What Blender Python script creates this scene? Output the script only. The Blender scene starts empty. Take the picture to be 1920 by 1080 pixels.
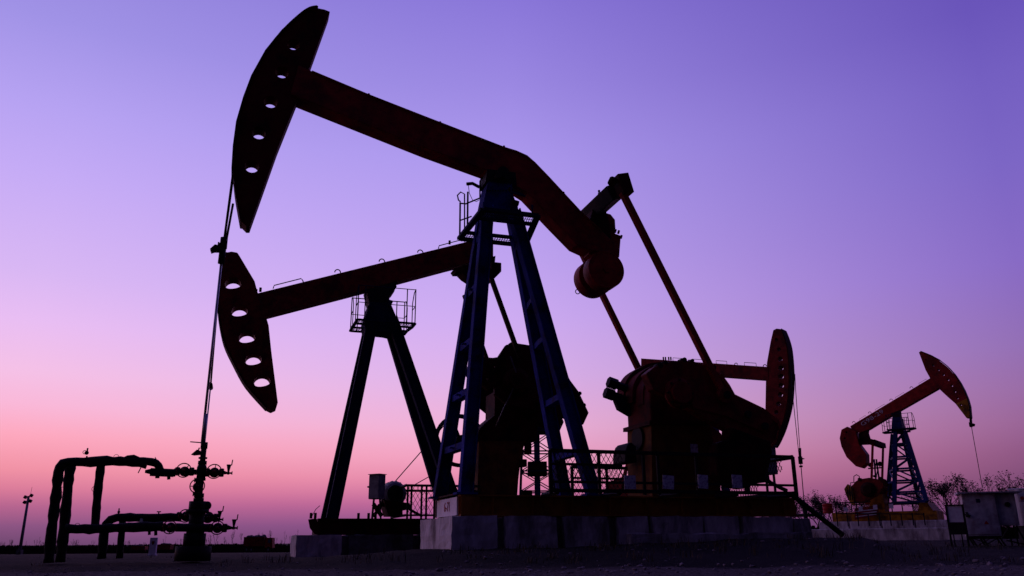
import bpy, bmesh, math, random
from mathutils import Vector, Matrix
random.seed(7)
R = math.radians
SC = bpy.context.scene
COL = SC.collection

# ------------------------------------------------------------------ camera
F = 1540.0                       # focal length in pixels of a 1920 px wide frame
PITCH, ROLL, CZ = R(17.14), R(0.4), 0.25
fw = Vector((0, math.cos(PITCH), math.sin(PITCH)))
r0 = Vector((1, 0, 0)); u0 = Vector((0, -math.sin(PITCH), math.cos(PITCH)))
RT = math.cos(ROLL)*r0 - math.sin(ROLL)*u0
UP = math.cos(ROLL)*u0 + math.sin(ROLL)*r0
CAMP = Vector((0, 0, CZ))
cd = bpy.data.cameras.new('camera'); cam = bpy.data.objects.new('camera', cd); COL.objects.link(cam)
cd.sensor_width = 36; cd.lens = F/1920*36; cd.clip_start = 0.05; cd.clip_end = 6000
m = Matrix((RT, UP, -fw)).transposed().to_4x4(); m.translation = CAMP
cam.matrix_world = m
SC.camera = cam
SC.render.resolution_x = 1024; SC.render.resolution_y = 576

# ------------------------------------------------------------------ dusk sky
def lin(c): 
    return tuple(((x/255)/12.92 if x/255 <= .04045 else ((x/255+.055)/1.055)**2.4) for x in c)
W = bpy.data.worlds.new('World'); SC.world = W; W.use_nodes = True
nt = W.node_tree; nt.nodes.clear(); N = nt.nodes.new; L = nt.links.new
tc = N('ShaderNodeTexCoord'); sep = N('ShaderNodeSeparateXYZ'); L(tc.outputs['Generated'], sep.inputs[0])
def mth(op, a, b=None, c=None):
    n = N('ShaderNodeMath'); n.operation = op
    for i, v in enumerate((a, b, c)):
        if v is None: continue
        if isinstance(v, (int, float)): n.inputs[i].default_value = v
        else: L(v, n.inputs[i])
    return n.outputs[0]
elev = mth('DIVIDE', mth('ARCSINE', sep.outputs['Z']), R(90))
az = mth('MULTIPLY', mth('ARCTAN2', sep.outputs['X'], sep.outputs['Y']), 180/math.pi)
def ramp(fac, stops):
    n = N('ShaderNodeValToRGB'); n.color_ramp.interpolation = 'LINEAR'
    e = n.color_ramp.elements
    while len(e) > 1: e.remove(e[-1])
    for i, (p, c) in enumerate(stops):
        s = e[0] if i == 0 else e.new(p/90)
        s.position = p/90; s.color = (*lin(c), 1)
    L(fac, n.inputs[0]); return n.outputs[0]
LEFT = [(0, (112, 72, 112)), (1.0, (138, 84, 130)), (2.2, (184, 102, 144)), (3.2, (221, 126, 155)), (4.3, (242, 147, 166)), (6.2, (254, 168, 190)), (8, (250, 184, 216)),
        (10, (245, 193, 231)), (13, (233, 190, 243)), (16, (217, 183, 244)), (22, (197, 171, 246)), (26, (182, 162, 242)), (31, (160, 146, 230)), (45, (118, 104, 202)), (90, (48, 41, 108))]
MID = [(0, (112, 70, 118)), (1.2, (140, 82, 140)), (2.5, (190, 104, 156)), (4, (228, 139, 175)), (5.5, (240, 163, 196)), (7.5, (238, 178, 216)), (11, (220, 178, 234)),
       (15, (206, 172, 242)), (19, (192, 164, 240)), (26, (172, 152, 237)), (31, (155, 136, 226)), (36.5, (138, 119, 217)), (50, (105, 90, 192)), (90, (48, 41, 108))]
RIGHT = [(0, (84, 55, 88)), (1.5, (96, 60, 98)), (3, (118, 72, 112)), (4.8, (138, 84, 130)), (6.5, (150, 98, 149)), (8.5, (151, 106, 165)), (11, (146, 110, 180)),
         (16, (136, 107, 197)), (22, (124, 102, 197)), (27, (116, 95, 193)), (31, (106, 85, 186)), (50, (80, 62, 165)), (90, (48, 41, 108))]
BACK = [(0, (19, 15, 29)), (8, (25, 20, 40)), (30, (27, 23, 55)), (90, (48, 41, 108))]
cl, cm, cr, cb = (ramp(elev, s) for s in (LEFT, MID, RIGHT, BACK))
def mr(v, a, b):
    n = N('ShaderNodeMapRange'); n.interpolation_type = 'LINEAR'
    L(v, n.inputs[0]); n.inputs[1].default_value = a; n.inputs[2].default_value = b; return n.outputs[0]
def mix(f, a, b):
    n = N('ShaderNodeMixRGB'); L(f, n.inputs[0]); L(a, n.inputs[1]); L(b, n.inputs[2]); return n.outputs[0]
c = mix(mr(az, -31, 0), cl, cm); c = mix(mr(az, 0, 33), c, cr)
c = mix(mr(az, 36, 100), c, cb); c = mix(mr(az, -62, -125), c, cb)
bg = N('ShaderNodeBackground'); L(c, bg.inputs[0]); bg.inputs[1].default_value = 1.0
wo = N('ShaderNodeOutputWorld'); L(bg.outputs[0], wo.inputs[0])
# the last of the sun, below the haze to the left
ld = bpy.data.lights.new('sun', 'SUN'); lo = bpy.data.objects.new('sun', ld); COL.objects.link(lo)
ld.energy = 0.05; ld.angle = R(12); ld.color = (1, .55, .6)
lo.rotation_euler = Vector((math.sin(R(-55)), math.cos(R(-55)), math.tan(R(3)))).to_track_quat('Z', 'Y').to_euler()
SC.view_settings.view_transform = 'Standard'; SC.view_settings.look = 'None'
SC.view_settings.exposure = 0; SC.view_settings.gamma = 1
SC.cycles.max_bounces = 5

# ------------------------------------------------------------------ materials
def mat(name, col, rough=.6, metal=0, var=.35, scale=6, bump=.15, dirt=None, dscale=2.5, stretch=(1, 1, 1), bdist=.01):
    M = bpy.data.materials.new(name); M.use_nodes = True; t = M.node_tree
    b = t.nodes['Principled BSDF']; b.inputs['Roughness'].default_value = rough; b.inputs['Metallic'].default_value = metal
    b.inputs['Specular IOR Level'].default_value = .12
    co = t.nodes.new('ShaderNodeTexCoord'); mp = t.nodes.new('ShaderNodeMapping'); mp.inputs['Scale'].default_value = stretch
    t.links.new(co.outputs['Object'], mp.inputs[0])
    n1 = t.nodes.new('ShaderNodeTexNoise'); n1.inputs['Scale'].default_value = scale; n1.inputs['Detail'].default_value = 8
    t.links.new(mp.outputs[0], n1.inputs[0])
    rp = t.nodes.new('ShaderNodeValToRGB'); rp.color_ramp.elements[0].position = .3; rp.color_ramp.elements[1].position = .7
    rp.color_ramp.elements[0].color = (*[max(0, x*(1-var)) for x in col], 1); rp.color_ramp.elements[1].color = (*[min(1, x*(1+var)) for x in col], 1)
    t.links.new(n1.outputs[0], rp.inputs[0]); out = rp.outputs[0]
    if dirt:
        n2 = t.nodes.new('ShaderNodeTexNoise'); n2.inputs['Scale'].default_value = dscale; n2.inputs['Detail'].default_value = 10; n2.inputs['Roughness'].default_value = .7
        t.links.new(mp.outputs[0], n2.inputs[0])
        r2 = t.nodes.new('ShaderNodeValToRGB'); r2.color_ramp.elements[0].position = .48; r2.color_ramp.elements[1].position = .62
        t.links.new(n2.outputs[0], r2.inputs[0])
        mx = t.nodes.new('ShaderNodeMixRGB'); t.links.new(r2.outputs[0], mx.inputs[0]); t.links.new(out, mx.inputs[1]); mx.inputs[2].default_value = (*dirt, 1)
        out = mx.outputs[0]
    t.links.new(out, b.inputs['Base Color'])
    bp = t.nodes.new('ShaderNodeBump'); bp.inputs['Strength'].default_value = bump; bp.inputs['Distance'].default_value = bdist
    t.links.new(n1.outputs[0], bp.inputs['Height']); t.links.new(bp.outputs[0], b.inputs['Normal'])
    return M
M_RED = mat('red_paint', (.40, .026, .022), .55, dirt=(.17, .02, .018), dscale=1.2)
M_REDO = mat('old_red_paint', (.26, .022, .018), .6, dirt=(.09, .014, .012), dscale=2)
M_BLACKRED = mat('blackish_red_paint', (.06, .010, .008), .8, dirt=(.010, .005, .004))  # near-black red, darker still in random blotches
M_BLUE = mat('blue_paint', (.022, .036, .26), .45, dirt=(.018, .02, .07), dscale=3)
M_NAVY = mat('dark_navy_paint', (.012, .018, .06), .6)
for _m in (M_BLUE, M_NAVY): _m.node_tree.nodes['Principled BSDF'].inputs['Specular IOR Level'].default_value = .04; _m.node_tree.nodes['Principled BSDF'].inputs['Roughness'].default_value = .8
M_YEL = mat('yellow_paint', (.50, .22, .02), .55, dirt=(.10, .05, .02))
M_ORG = mat('orange_brown_paint', (.42, .15, .02), .6, dirt=(.14, .05, .015), dscale=1.5)
M_BLUE2 = mat('weathered_blue_paint', (.018, .03, .16), .6, dirt=(.015, .02, .07))
M_ORGD = mat('dark_orange_paint', (.18, .07, .016), .8, dirt=(.07, .028, .014))  # deeper version of the orange-brown, with random darker blotches
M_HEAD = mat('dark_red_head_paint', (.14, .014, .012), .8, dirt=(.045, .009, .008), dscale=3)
M_STEEL = mat('dark_steel', (.02, .018, .018), .7)
M_WIRE = mat('steel_wire', (.10, .09, .09), .45, .6)
M_ROD = mat('polished_steel', (.45, .42, .42), .35, .9)
M_GREY = mat('grey_enamel', (.30, .30, .31), .5, dirt=(.12, .10, .10))
M_PALE = mat('pale_cabinet_enamel', (.5, .48, .50), .55, dirt=(.30, .22, .22), dscale=2)
M_WHITE = mat('white_paint', (.85, .83, .84), .55, var=.08, dirt=(.6, .52, .56), dscale=1.5)
M_SIGN = mat('white_sign_face', (.70, .69, .74), .5, var=.12, dirt=(.30, .24, .34), dscale=22, scale=30)
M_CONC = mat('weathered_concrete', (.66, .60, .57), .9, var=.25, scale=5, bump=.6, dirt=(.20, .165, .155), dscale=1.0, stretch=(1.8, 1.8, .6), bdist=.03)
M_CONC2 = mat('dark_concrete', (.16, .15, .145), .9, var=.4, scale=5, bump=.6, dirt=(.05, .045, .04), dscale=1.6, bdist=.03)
M_INS = mat('tar_wrapped_insulation', (.022, .020, .020), .8, scale=14, bump=.8, bdist=.03)
M_TYRE = mat('rubber', (.02, .02, .02), .9)
M_BARK = mat('dark_bark', (.045, .035, .03), .9)
M_LEAF = mat('withered_leaves', (.045, .032, .022), .8)
M_GLASS = mat('cab_glass', (.10, .10, .13), .1)
M_TEXT = mat('pale_lettering_paint', (.85, .75, .75), .7)
M_RTEXT = mat('red_lettering_paint', (.42, .02, .03), .7)

# ------------------------------------------------------------------ mesh helpers
class MB:
    def __init__(s): s.bm = bmesh.new()
    def hexa(s, v):
        b = [s.bm.verts.new(p) for p in v]
        for q in ((0, 3, 2, 1), (4, 5, 6, 7), (0, 1, 5, 4), (1, 2, 6, 5), (2, 3, 7, 6), (3, 0, 4, 7)): s.bm.faces.new([b[i] for i in q])
        return s
    def box(s, x0, x1, y0, y1, z0, z1):
        return s.hexa([(x0, y0, z0), (x1, y0, z0), (x1, y1, z0), (x0, y1, z0), (x0, y0, z1), (x1, y0, z1), (x1, y1, z1), (x0, y1, z1)])
    def bar(s, a, b, w, h=None, side=(0, 1, 0), w2=None):
        a, b = Vector(a), Vector(b); h = h or w; d = (b-a).normalized(); sd = Vector(side)
        sd = (sd - d*sd.dot(d))
        if sd.length < 1e-4: sd = d.orthogonal()
        sd.normalize(); u = d.cross(sd); k = (w2 or w)/w
        return s.hexa([a-sd*w/2-u*h/2, a+sd*w/2-u*h/2, a+sd*w/2+u*h/2, a-sd*w/2+u*h/2,
                       b-sd*w/2*k-u*h/2*k, b+sd*w/2*k-u*h/2*k, b+sd*w/2*k+u*h/2*k, b-sd*w/2*k+u*h/2*k])
    def ibeam(s, a, b, w, h, t=.02, side=(0, 1, 0)):
        # w across the side axis (web to web), h the flange separation
        a, b = Vector(a), Vector(b); d = (b-a).normalized(); sd = Vector(side); sd = (sd-d*sd.dot(d)).normalized(); u = d.cross(sd)
        s.bar(a+u*(h/2-t/2), b+u*(h/2-t/2), w, t, sd); s.bar(a-u*(h/2-t/2), b-u*(h/2-t/2), w, t, sd)
        return s.bar(a, b, t, h-2*t-.002, sd)
    def tube(s, a, b, r, n=12, r2=None, cap=True):
        a, b = Vector(a), Vector(b); d = (b-a).normalized(); x = d.orthogonal().normalized(); y = d.cross(x); r2 = r if r2 is None else r2
        A = [s.bm.verts.new(a+(x*math.cos(2*math.pi*i/n)+y*math.sin(2*math.pi*i/n))*r) for i in range(n)]
        B = [s.bm.verts.new(b+(x*math.cos(2*math.pi*i/n)+y*math.sin(2*math.pi*i/n))*r2) for i in range(n)]
        for i in range(n):
            f = s.bm.faces.new((A[i], A[(i+1) % n], B[(i+1) % n], B[i])); f.smooth = n > 6
        if cap: s.bm.faces.new(A[::-1]); s.bm.faces.new(B)
        return s
    def pipe(s, pts, r, n=8, jit=0, sub=0, closed=False):
        P = [Vector(p) for p in pts]
        if sub:
            Q = []
            for i in range(len(P)-1):
                k = max(1, int((P[i+1]-P[i]).length/sub))
                Q += [P[i].lerp(P[i+1], j/k) for j in range(k)]
            P = Q+[P[-1]]
        m_ = len(P); rings = []; x = None
        for i in range(m_):
            if closed: d = (P[(i+1) % m_]-P[i-1]).normalized()
            else: d = (P[min(i+1, m_-1)]-P[max(i-1, 0)]).normalized()
            if x is None: x = d.orthogonal().normalized()
            x = (x-d*x.dot(d)).normalized(); y = d.cross(x)
            rr = r*(1+random.uniform(-jit, jit)); o = Vector([random.uniform(-jit, jit)*r*.5 for _ in range(3)])
            rings.append([s.bm.verts.new(P[i]+o+(x*math.cos(2*math.pi*k/n)+y*math.sin(2*math.pi*k/n))*rr*(1+random.uniform(-jit, jit)*.4)) for k in range(n)])
        for i in range(m_ if closed else m_-1):
            A, B = rings[i], rings[(i+1) % m_]
            for k in range(n):
                f = s.bm.faces.new((A[k], A[(k+1) % n], B[(k+1) % n], B[k])); f.smooth = True
        if not closed: s.bm.faces.new(rings[0][::-1]); s.bm.faces.new(rings[-1])
        return s
    def torus(s, c, ax, Rr, r, n=28, k=6):
        c, ax = Vector(c), Vector(ax).normalized(); x = ax.orthogonal().normalized(); y = ax.cross(x)
        return s.pipe([c+(x*math.cos(2*math.pi*i/n)+y*math.sin(2*math.pi*i/n))*Rr for i in range(n)], r, k, closed=True)
    def lathe(s, c, ax, prof, n=16):
        c, ax = Vector(c), Vector(ax).normalized()
        for (h0, q0), (h1, q1) in zip(prof, prof[1:]):
            if abs(h1-h0) < 1e-6: continue
            s.tube(c+ax*h0, c+ax*h1, max(q0, .001), n, max(q1, .001))
        return s
    def ball(s, c, r, sc=(1, 1, 1), n=10):
        bmesh.ops.create_uvsphere(s.bm, u_segments=n, v_segments=n-2, radius=r, matrix=Matrix.Translation(c) @ Matrix.Diagonal((*sc, 1)))
        return s
    def prism(s, pts, y0, y1, holes=()):
        es = []
        def loop(q):
            v = [s.bm.verts.new((p[0], y0, p[1])) for p in q]
            for i in range(len(v)): es.append(s.bm.edges.new((v[i], v[(i+1) % len(v)])))
        loop(pts)
        for h in holes: loop(h)
        g = bmesh.ops.triangle_fill(s.bm, use_beauty=True, use_dissolve=False, edges=es)
        fs = [e for e in g['geom'] if isinstance(e, bmesh.types.BMFace)]
        ex = bmesh.ops.extrude_face_region(s.bm, geom=fs)
        bmesh.ops.translate(s.bm, vec=(0, y1-y0, 0), verts=[e for e in ex['geom'] if isinstance(e, bmesh.types.BMVert)])
        return s
    def rough(s, cuts, amp):
        bmesh.ops.subdivide_edges(s.bm, edges=s.bm.edges[:], cuts=cuts, use_grid_fill=True)
        from mathutils import noise
        for v in s.bm.verts:
            n = noise.noise_vector(v.co*3.1+Vector((7, 1, 4)))*amp+noise.noise_vector(v.co*11)*amp*.5; v.co += n
        return s
    def obj(s, name, mt, parent=None, loc=None, bevel=0):
        bmesh.ops.recalc_face_normals(s.bm, faces=s.bm.faces[:])
        me = bpy.data.meshes.new(name); s.bm.to_mesh(me); s.bm.free()
        for q in (mt if isinstance(mt, list) else [mt]): me.materials.append(q)
        o = bpy.data.objects.new(name, me); COL.objects.link(o)
        if parent: o.parent = parent
        if loc: o.location = loc
        if bevel:
            b = o.modifiers.new('bevel', 'BEVEL'); b.width = bevel; b.segments = 2; b.limit_method = 'ANGLE'
        return o
def tag(o, label=None, cat=None, group=None, kind=None):
    if label: o['label'] = label
    if cat: o['category'] = cat
    if group: o['group'] = group
    if kind: o['kind'] = kind
    return o
def thing(name, label, cat, loc=(0, 0, 0), rz=0, group=None):
    o = bpy.data.objects.new(name, None); COL.objects.link(o); o.location = loc; o.rotation_euler = (0, 0, rz); o.empty_display_size = .2
    return tag(o, label, cat, group)
def copy_tree(o, parent=None):
    c = o.copy(); COL.objects.link(c); c.parent = parent
    for ch in list(o.children): copy_tree(ch, c)
    return c
def arc(p0, p1, bulge, n=10):
    # quadratic arc through two (s,z) points with a sideways bulge
    a, b = Vector(p0), Vector(p1); mid = (a+b)/2; nrm = Vector((-(b-a).y, (b-a).x)); c_ = mid+nrm*bulge*2
    return [tuple((1-t)**2*a+2*t*(1-t)*c_+t*t*b) for t in [i/n for i in range(n+1)]]

def cr(pts, k=4):
    P_ = [Vector(p) for p in pts]; out = []
    for i in range(len(P_)-1):
        a, b, c_, d = P_[max(i-1, 0)], P_[i], P_[i+1], P_[min(i+2, len(P_)-1)]
        for j in range(k):
            t_ = j/k; out.append(tuple(.5*((2*b)+(c_-a)*t_+(2*a-5*b+4*c_-d)*t_*t_+(3*b-a-3*c_+d)*t_**3)))
    return out+[tuple(P_[-1])]
class Fr:
    """a vertical reference plane through a pump: s along the beam, y away from the camera, z up"""
    def __init__(s, ox, oy, deg):
        s.th = R(deg); s.O = Vector((ox, oy, 0)); s.u = Vector((math.cos(s.th), math.sin(s.th), 0)); s.v = Vector((-math.sin(s.th), math.cos(s.th), 0))
    def P(s, px, py, y=0.0):
        d = fw*F + RT*(px-960) + UP*(540-py)
        t = (s.O+s.v*y-CAMP).dot(s.v)/d.dot(s.v); p = CAMP+d*t
        return Vector(((p-s.O).dot(s.u), y, p.z))
    def Q(s, px, py, y=0.0): p = s.P(px, py, y); return (p.x, p.z)
    def S(s, px, z, y=0.0):
        k = px-960; b = s.O+s.v*y+Vector((0, 0, z))-CAMP
        sv = -(F*b.dot(RT)-k*b.dot(fw))/(F*s.u.dot(RT)-k*s.u.dot(fw)); return Vector((sv, y, z))
    def mpp(s, px, py, y=0.0):
        """metres per pixel there"""
        return (s.P(px+1, py, y)-s.P(px-1, py, y)).length/2
    def w(s, p): return s.O+s.u*p[0]+s.v*p[1]+Vector((0, 0, p[2]))
    def loc(s, wp): d = Vector(wp)-s.O; return Vector((d.dot(s.u), d.dot(s.v), d.z))
    def poly(s, pts, y=0.0): return [s.Q(a, b, y) for a, b in pts]
def circ(c, r, n=16, sx=1): return [(c[0]+math.cos(2*math.pi*i/n)*r*sx, c[1]+math.sin(2*math.pi*i/n)*r) for i in range(n)]
def smooth(pts, it=2, fixed=()):
    for _ in range(it):
        q = []
        for i in range(len(pts)):
            a, b = Vector(pts[i]), Vector(pts[(i+1) % len(pts)]); q += [tuple(a*.75+b*.25), tuple(a*.25+b*.75)]
        pts = q
    return pts

# ------------------------------------------------------------------ ground
def sst(a, b, x):
    t = max(0, min(1, (x-a)/(b-a))); return t*t*(3-2*t)
def gz(x, y):
    left = -0.01*max(0, min(y, 260)-14)
    azv = x/max(y, 1)
    right = .18*sst(10, 30, y)*(1-sst(60, 250, y)) - 2.4*sst(80, 260, y)
    z = left*(1-sst(.22, .34, azv)) + right*sst(.22, .34, azv) if y > 14 else 0
    # the raised pad under the two near pumps
    b = sst(8.2, 11.6, y)*(1-sst(19, 24, y))*sst(-3.6, -1.0, x)*(1-sst(.40, .47, azv))
    z = max(z, 0)*(1-b)+min(z, 0)*(1-b) + b*(.14+.12*sst(-.5, 4.5, x))
    return z
def gnoise(x, y):
    return .012*math.sin(x*3.1+y*1.7)*math.sin(y*2.3-x*.9)+.010*math.sin(x*7.3)*math.sin(y*6.1+1)+.006*math.sin(x*15+y*11)
ys = []; y = 1.0
while y < 3500: ys.append(y); y *= 1.022 if y < 60 else 1.08
ys = [-300, -20] + ys
N_A = 170
bm = bmesh.new(); rows = []
for y in ys:
    row = []
    for i in range(N_A+1):
        t = (i/N_A*2-1); x = t*(max(abs(y), 8)*1.15+6) if y < 300 else t*y*1.15
        n = gnoise(x, y)*(1 if y < 60 else 0) if y > 0 else 0
        row.append(bm.verts.new((x, y, gz(x, y)+n)))
    rows.append(row)
for a, b in zip(rows, rows[1:]):
    for i in range(N_A):
        f = bm.faces.new((a[i], a[i+1], b[i+1], b[i])); f.smooth = True
me = bpy.data.meshes.new('ground'); bm.to_mesh(me); bm.free()
M = bpy.data.materials.new('dirt_and_gravel'); M.use_nodes = True; t = M.node_tree; b = t.nodes['Principled BSDF']; b.inputs['Roughness'].default_value = 1
b.inputs['Specular IOR Level'].default_value = .1
co = t.nodes.new('ShaderNodeTexCoord')
def tn(sc, det=8, rough=.6):
    n = t.nodes.new('ShaderNodeTexNoise'); n.inputs['Scale'].default_value = sc; n.inputs['Detail'].default_value = det; n.inputs['Roughness'].default_value = rough
    t.links.new(co.outputs['Object'], n.inputs[0]); return n.outputs[0]
def rp(f, a, ca, bpos, cb_):
    n = t.nodes.new('ShaderNodeValToRGB'); n.color_ramp.elements[0].position = a; n.color_ramp.elements[0].color = (*ca, 1)
    n.color_ramp.elements[1].position = bpos; n.color_ramp.elements[1].color = (*cb_, 1); t.links.new(f, n.inputs[0]); return n.outputs[0]
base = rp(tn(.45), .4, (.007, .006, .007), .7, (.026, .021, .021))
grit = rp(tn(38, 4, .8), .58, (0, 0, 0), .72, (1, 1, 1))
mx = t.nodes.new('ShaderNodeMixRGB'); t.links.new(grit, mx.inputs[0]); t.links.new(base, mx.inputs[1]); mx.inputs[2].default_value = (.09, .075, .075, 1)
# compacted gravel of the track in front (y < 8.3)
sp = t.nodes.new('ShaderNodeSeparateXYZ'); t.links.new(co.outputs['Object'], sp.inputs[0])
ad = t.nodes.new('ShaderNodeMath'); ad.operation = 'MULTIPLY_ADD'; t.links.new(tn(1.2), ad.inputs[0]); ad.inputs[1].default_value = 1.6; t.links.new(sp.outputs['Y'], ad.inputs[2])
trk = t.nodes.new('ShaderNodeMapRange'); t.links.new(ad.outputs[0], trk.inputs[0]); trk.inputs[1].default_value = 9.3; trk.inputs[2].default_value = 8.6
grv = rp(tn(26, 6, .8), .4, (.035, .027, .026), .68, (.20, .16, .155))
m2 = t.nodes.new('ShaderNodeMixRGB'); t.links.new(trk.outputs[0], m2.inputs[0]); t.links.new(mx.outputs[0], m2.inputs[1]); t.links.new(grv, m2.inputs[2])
t.links.new(m2.outputs[0], b.inputs['Base Color'])
bp = t.nodes.new('ShaderNodeBump'); bp.inputs['Strength'].default_value = .8; bp.inputs['Distance'].default_value = .04
t.links.new(tn(22, 10, .75), bp.inputs['Height']); t.links.new(bp.outputs[0], b.inputs['Normal'])
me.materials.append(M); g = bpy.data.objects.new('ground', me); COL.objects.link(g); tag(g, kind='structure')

# loose stones in front
mb = MB()
for i in range(1500):
    y = random.uniform(6.2, 11.5); x = random.uniform(-.68, .68)*y
    if y > 8.8 and random.random() < .75: continue
    r = random.choice((.006, .009, .013, .018, .024))*random.uniform(.7, 1.2)*(1 if x > -1 else .6); z = gz(x, y)+gnoise(x, y)
    v = bmesh.ops.create_icosphere(mb.bm, subdivisions=1, radius=r, matrix=Matrix.Translation((x, y, z+r*.2)) @ Matrix.Rotation(random.random()*6, 4, 'Z') @ Matrix.Diagonal((random.uniform(.8, 1.6), 1, random.uniform(.4, .8), 1)))['verts']
    for q in v: q.co += Vector([random.uniform(-.25, .25)*r for _ in range(3)])
tag(mb.obj('gravel', mat('loose_stones', (.22, .18, .18), .95)), 'loose grey stones strewn on the dirt in front', 'gravel', kind='stuff')
# dry grass tufts
mb = MB()
def tuft(mb, x, y, z, n, h):
    for _ in range(n):
        a = random.random()*6.28; l = h*random.uniform(.5, 1); d = Vector((math.cos(a), math.sin(a), 0))*random.uniform(.15, .6)
        p = Vector((x+random.gauss(0, .05), y+random.gauss(0, .05), z-.01)); q = p+d*l*.5+Vector((0, 0, l*.7)); e = p+d*l+Vector((0, 0, l)); w_ = Vector((-d.y, d.x, 0)).normalized()*.004
        vs = [mb.bm.verts.new(k) for k in (p-w_, p+w_, q+w_*.8, q-w_*.8)]; mb.bm.faces.new(vs); ev = mb.bm.verts.new(e); mb.bm.faces.new((vs[3], vs[2], ev))
for i in range(420):
    y = random.uniform(9.0, 22); x = random.uniform(-.7, .7)*y
    if abs(x-1) < 4.6 and 11.6 < y < 19: y = random.uniform(9.2, 11.7)
    if x < -2 and random.random() < .85: continue
    tuft(mb, x, y, gz(x, y)+gnoise(x, y), random.randint(4, 12), random.uniform(.05, .16))
tag(mb.obj('dry_grass', mat('dry_grass_blades', (.10, .075, .045), .9)), 'sparse dry grass tufts on the dirt', 'grass', kind='stuff')

# ------------------------------------------------------------------ helpers for pumps
def hole_at(fr, px, py, rpx, n=18):
    q = fr.Q(px, py); return circ(q, rpx*fr.mpp(px, py), n)
def cable(name, pts, r, mt, root, jit=0): return MB().pipe(pts, r, 6).obj(name, mt, root)
def grating(mb, c, n_, w_=.012):
    """c: four corners in order; bars across"""
    a, b, d, e = [Vector(v) for v in c]
    for i in range(n_+1):
        t_ = i/n_; mb.bar(a.lerp(b, t_), e.lerp(d, t_), w_, .01)
def rail(mb, pts, h, r=.017, mids=(.5,), posts=True, lean=Vector((0, 0, 1))):
    P_ = [Vector(p) for p in pts]
    for a, b in zip(P_, P_[1:]):
        for k in (*mids, 1): mb.tube(a+lean*h*k, b+lean*h*k, r, 6)
    if posts:
        for p in P_: mb.tube(p, p+lean*h, r, 6)
def lug(mb, p, r_, w=.012, ax=(0, 1, 0)):
    n = 8; P_ = [Vector(p)+Vector((math.cos(math.pi*i/n)*r_, 0, math.sin(math.pi*i/n)*r_*1.1)) for i in range(n+1)]; mb.pipe(P_, w, 6)

# ================================================================== PUMP 1 (largest)
F1 = Fr(-.24, 13.1, 18)
P = F1.P
r1 = thing('pumpjack', 'largest pumpjack, bent dark red beam on blue ladder legs, head raised to the left', 'pumpjack', F1.O, F1.th, 'pumpjacks')
z_ct = P(846, 967, -.72).z          # top of the concrete
z_sk = P(862, 927, -.66).z          # top of the skid
print('z_ct', z_ct, 'z_sk', z_sk)
# horsehead
out = [(592, 24), (607, 27), (617, 31), (582, 128), (556, 195), (520, 285), (468, 431), (462, 431)]+cr([(451, 420), (441, 362), (438, 320), (441, 280), (447, 235),
       (459, 190), (474, 150), (500, 103), (530, 66), (560, 38), (574, 29), (583, 25)])
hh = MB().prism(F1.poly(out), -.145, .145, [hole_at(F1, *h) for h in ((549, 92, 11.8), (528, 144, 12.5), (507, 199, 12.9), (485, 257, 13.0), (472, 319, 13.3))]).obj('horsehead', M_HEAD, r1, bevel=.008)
tr = cr([(592, 22), (578, 25), (560, 37), (530, 65), (500, 102), (474, 149), (459, 189), (446, 234), (440, 279), (437, 320), (440, 362), (450, 420)])
q = F1.poly(tr); inn = F1.poly([(x+3, y+2) for x, y in tr])
MB().prism(q+inn[::-1], -.19, .19).obj('cable_track', M_BLACKRED, hh)
# beam (near face at y=-.19)
yb = .19
top = [(560, 122), (585, 133), (690, 177), (800, 220), (945, 276), (968, 283), (988, 292), (1003, 305), (1030, 333), (1092, 400), (1128, 432), (1160, 462), (1162, 480)]
bot = [(1150, 474), (1108, 470), (1082, 458), (1040, 415), (990, 362), (955, 340), (910, 318), (800, 278), (690, 234), (600, 198), (545, 176)]
bmo = MB().prism(F1.poly(top+bot, -yb), -yb, yb).obj('walking_beam', M_RED, r1, bevel=.012)
mb = MB()
for (x, y), (x2, y2) in (((690, 177), (702, 182)), ((823, 229), (835, 234)), ((942, 274), (952, 279)), ((1053, 360), (1060, 368))):
    a, b = P(x, y+5, 0), P(x2, y2, 0); MB().tube(a-Vector((0, .1, 0)), a+Vector((0, .1, 0)), .02, 12).obj('lifting_lug', M_RED, bmo)
# flange strips along the beam's lower and upper edge
mb = MB(); e = F1.poly(top[1:-2], -yb)
e2 = [(a, b-.03) for a, b in e]
mb.prism(e+e2[::-1], -yb-.02, -yb-.001); mb.obj('beam_flange', M_RED, bmo)
# saddle bearing + post head
a = P(934, 336, 0)
mb = MB(); mb.tube(a+Vector((0, -.32, 0)), a+Vector((0, .32, 0)), .10, 20)
mb.prism(F1.poly([(908, 326), (960, 332), (962, 356), (904, 350)]), -.2, .2)
mb.tube(a+Vector((.05, -.36, -.1)), a+Vector((.05, -.2, -.1)), .05, 8); mb.tube(a+Vector((-.1, -.36, -.1)), a+Vector((-.1, -.2, -.1)), .05, 8)
mb.obj('saddle_bearing', M_STEEL, r1)
hd = MB().prism(F1.poly([(909, 348), (950, 352), (955, 372), (964, 394), (958, 408), (905, 408), (901, 388)]), -.2, .2).obj('post_head', M_BLUE, r1, bevel=.01)
mb = MB()
for k in range(8): MB().tube(P(914+k*5, 357, -.202), P(914+k*5, 357, -.225), .014, 6).obj('bolt', M_STEEL, hd)
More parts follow.
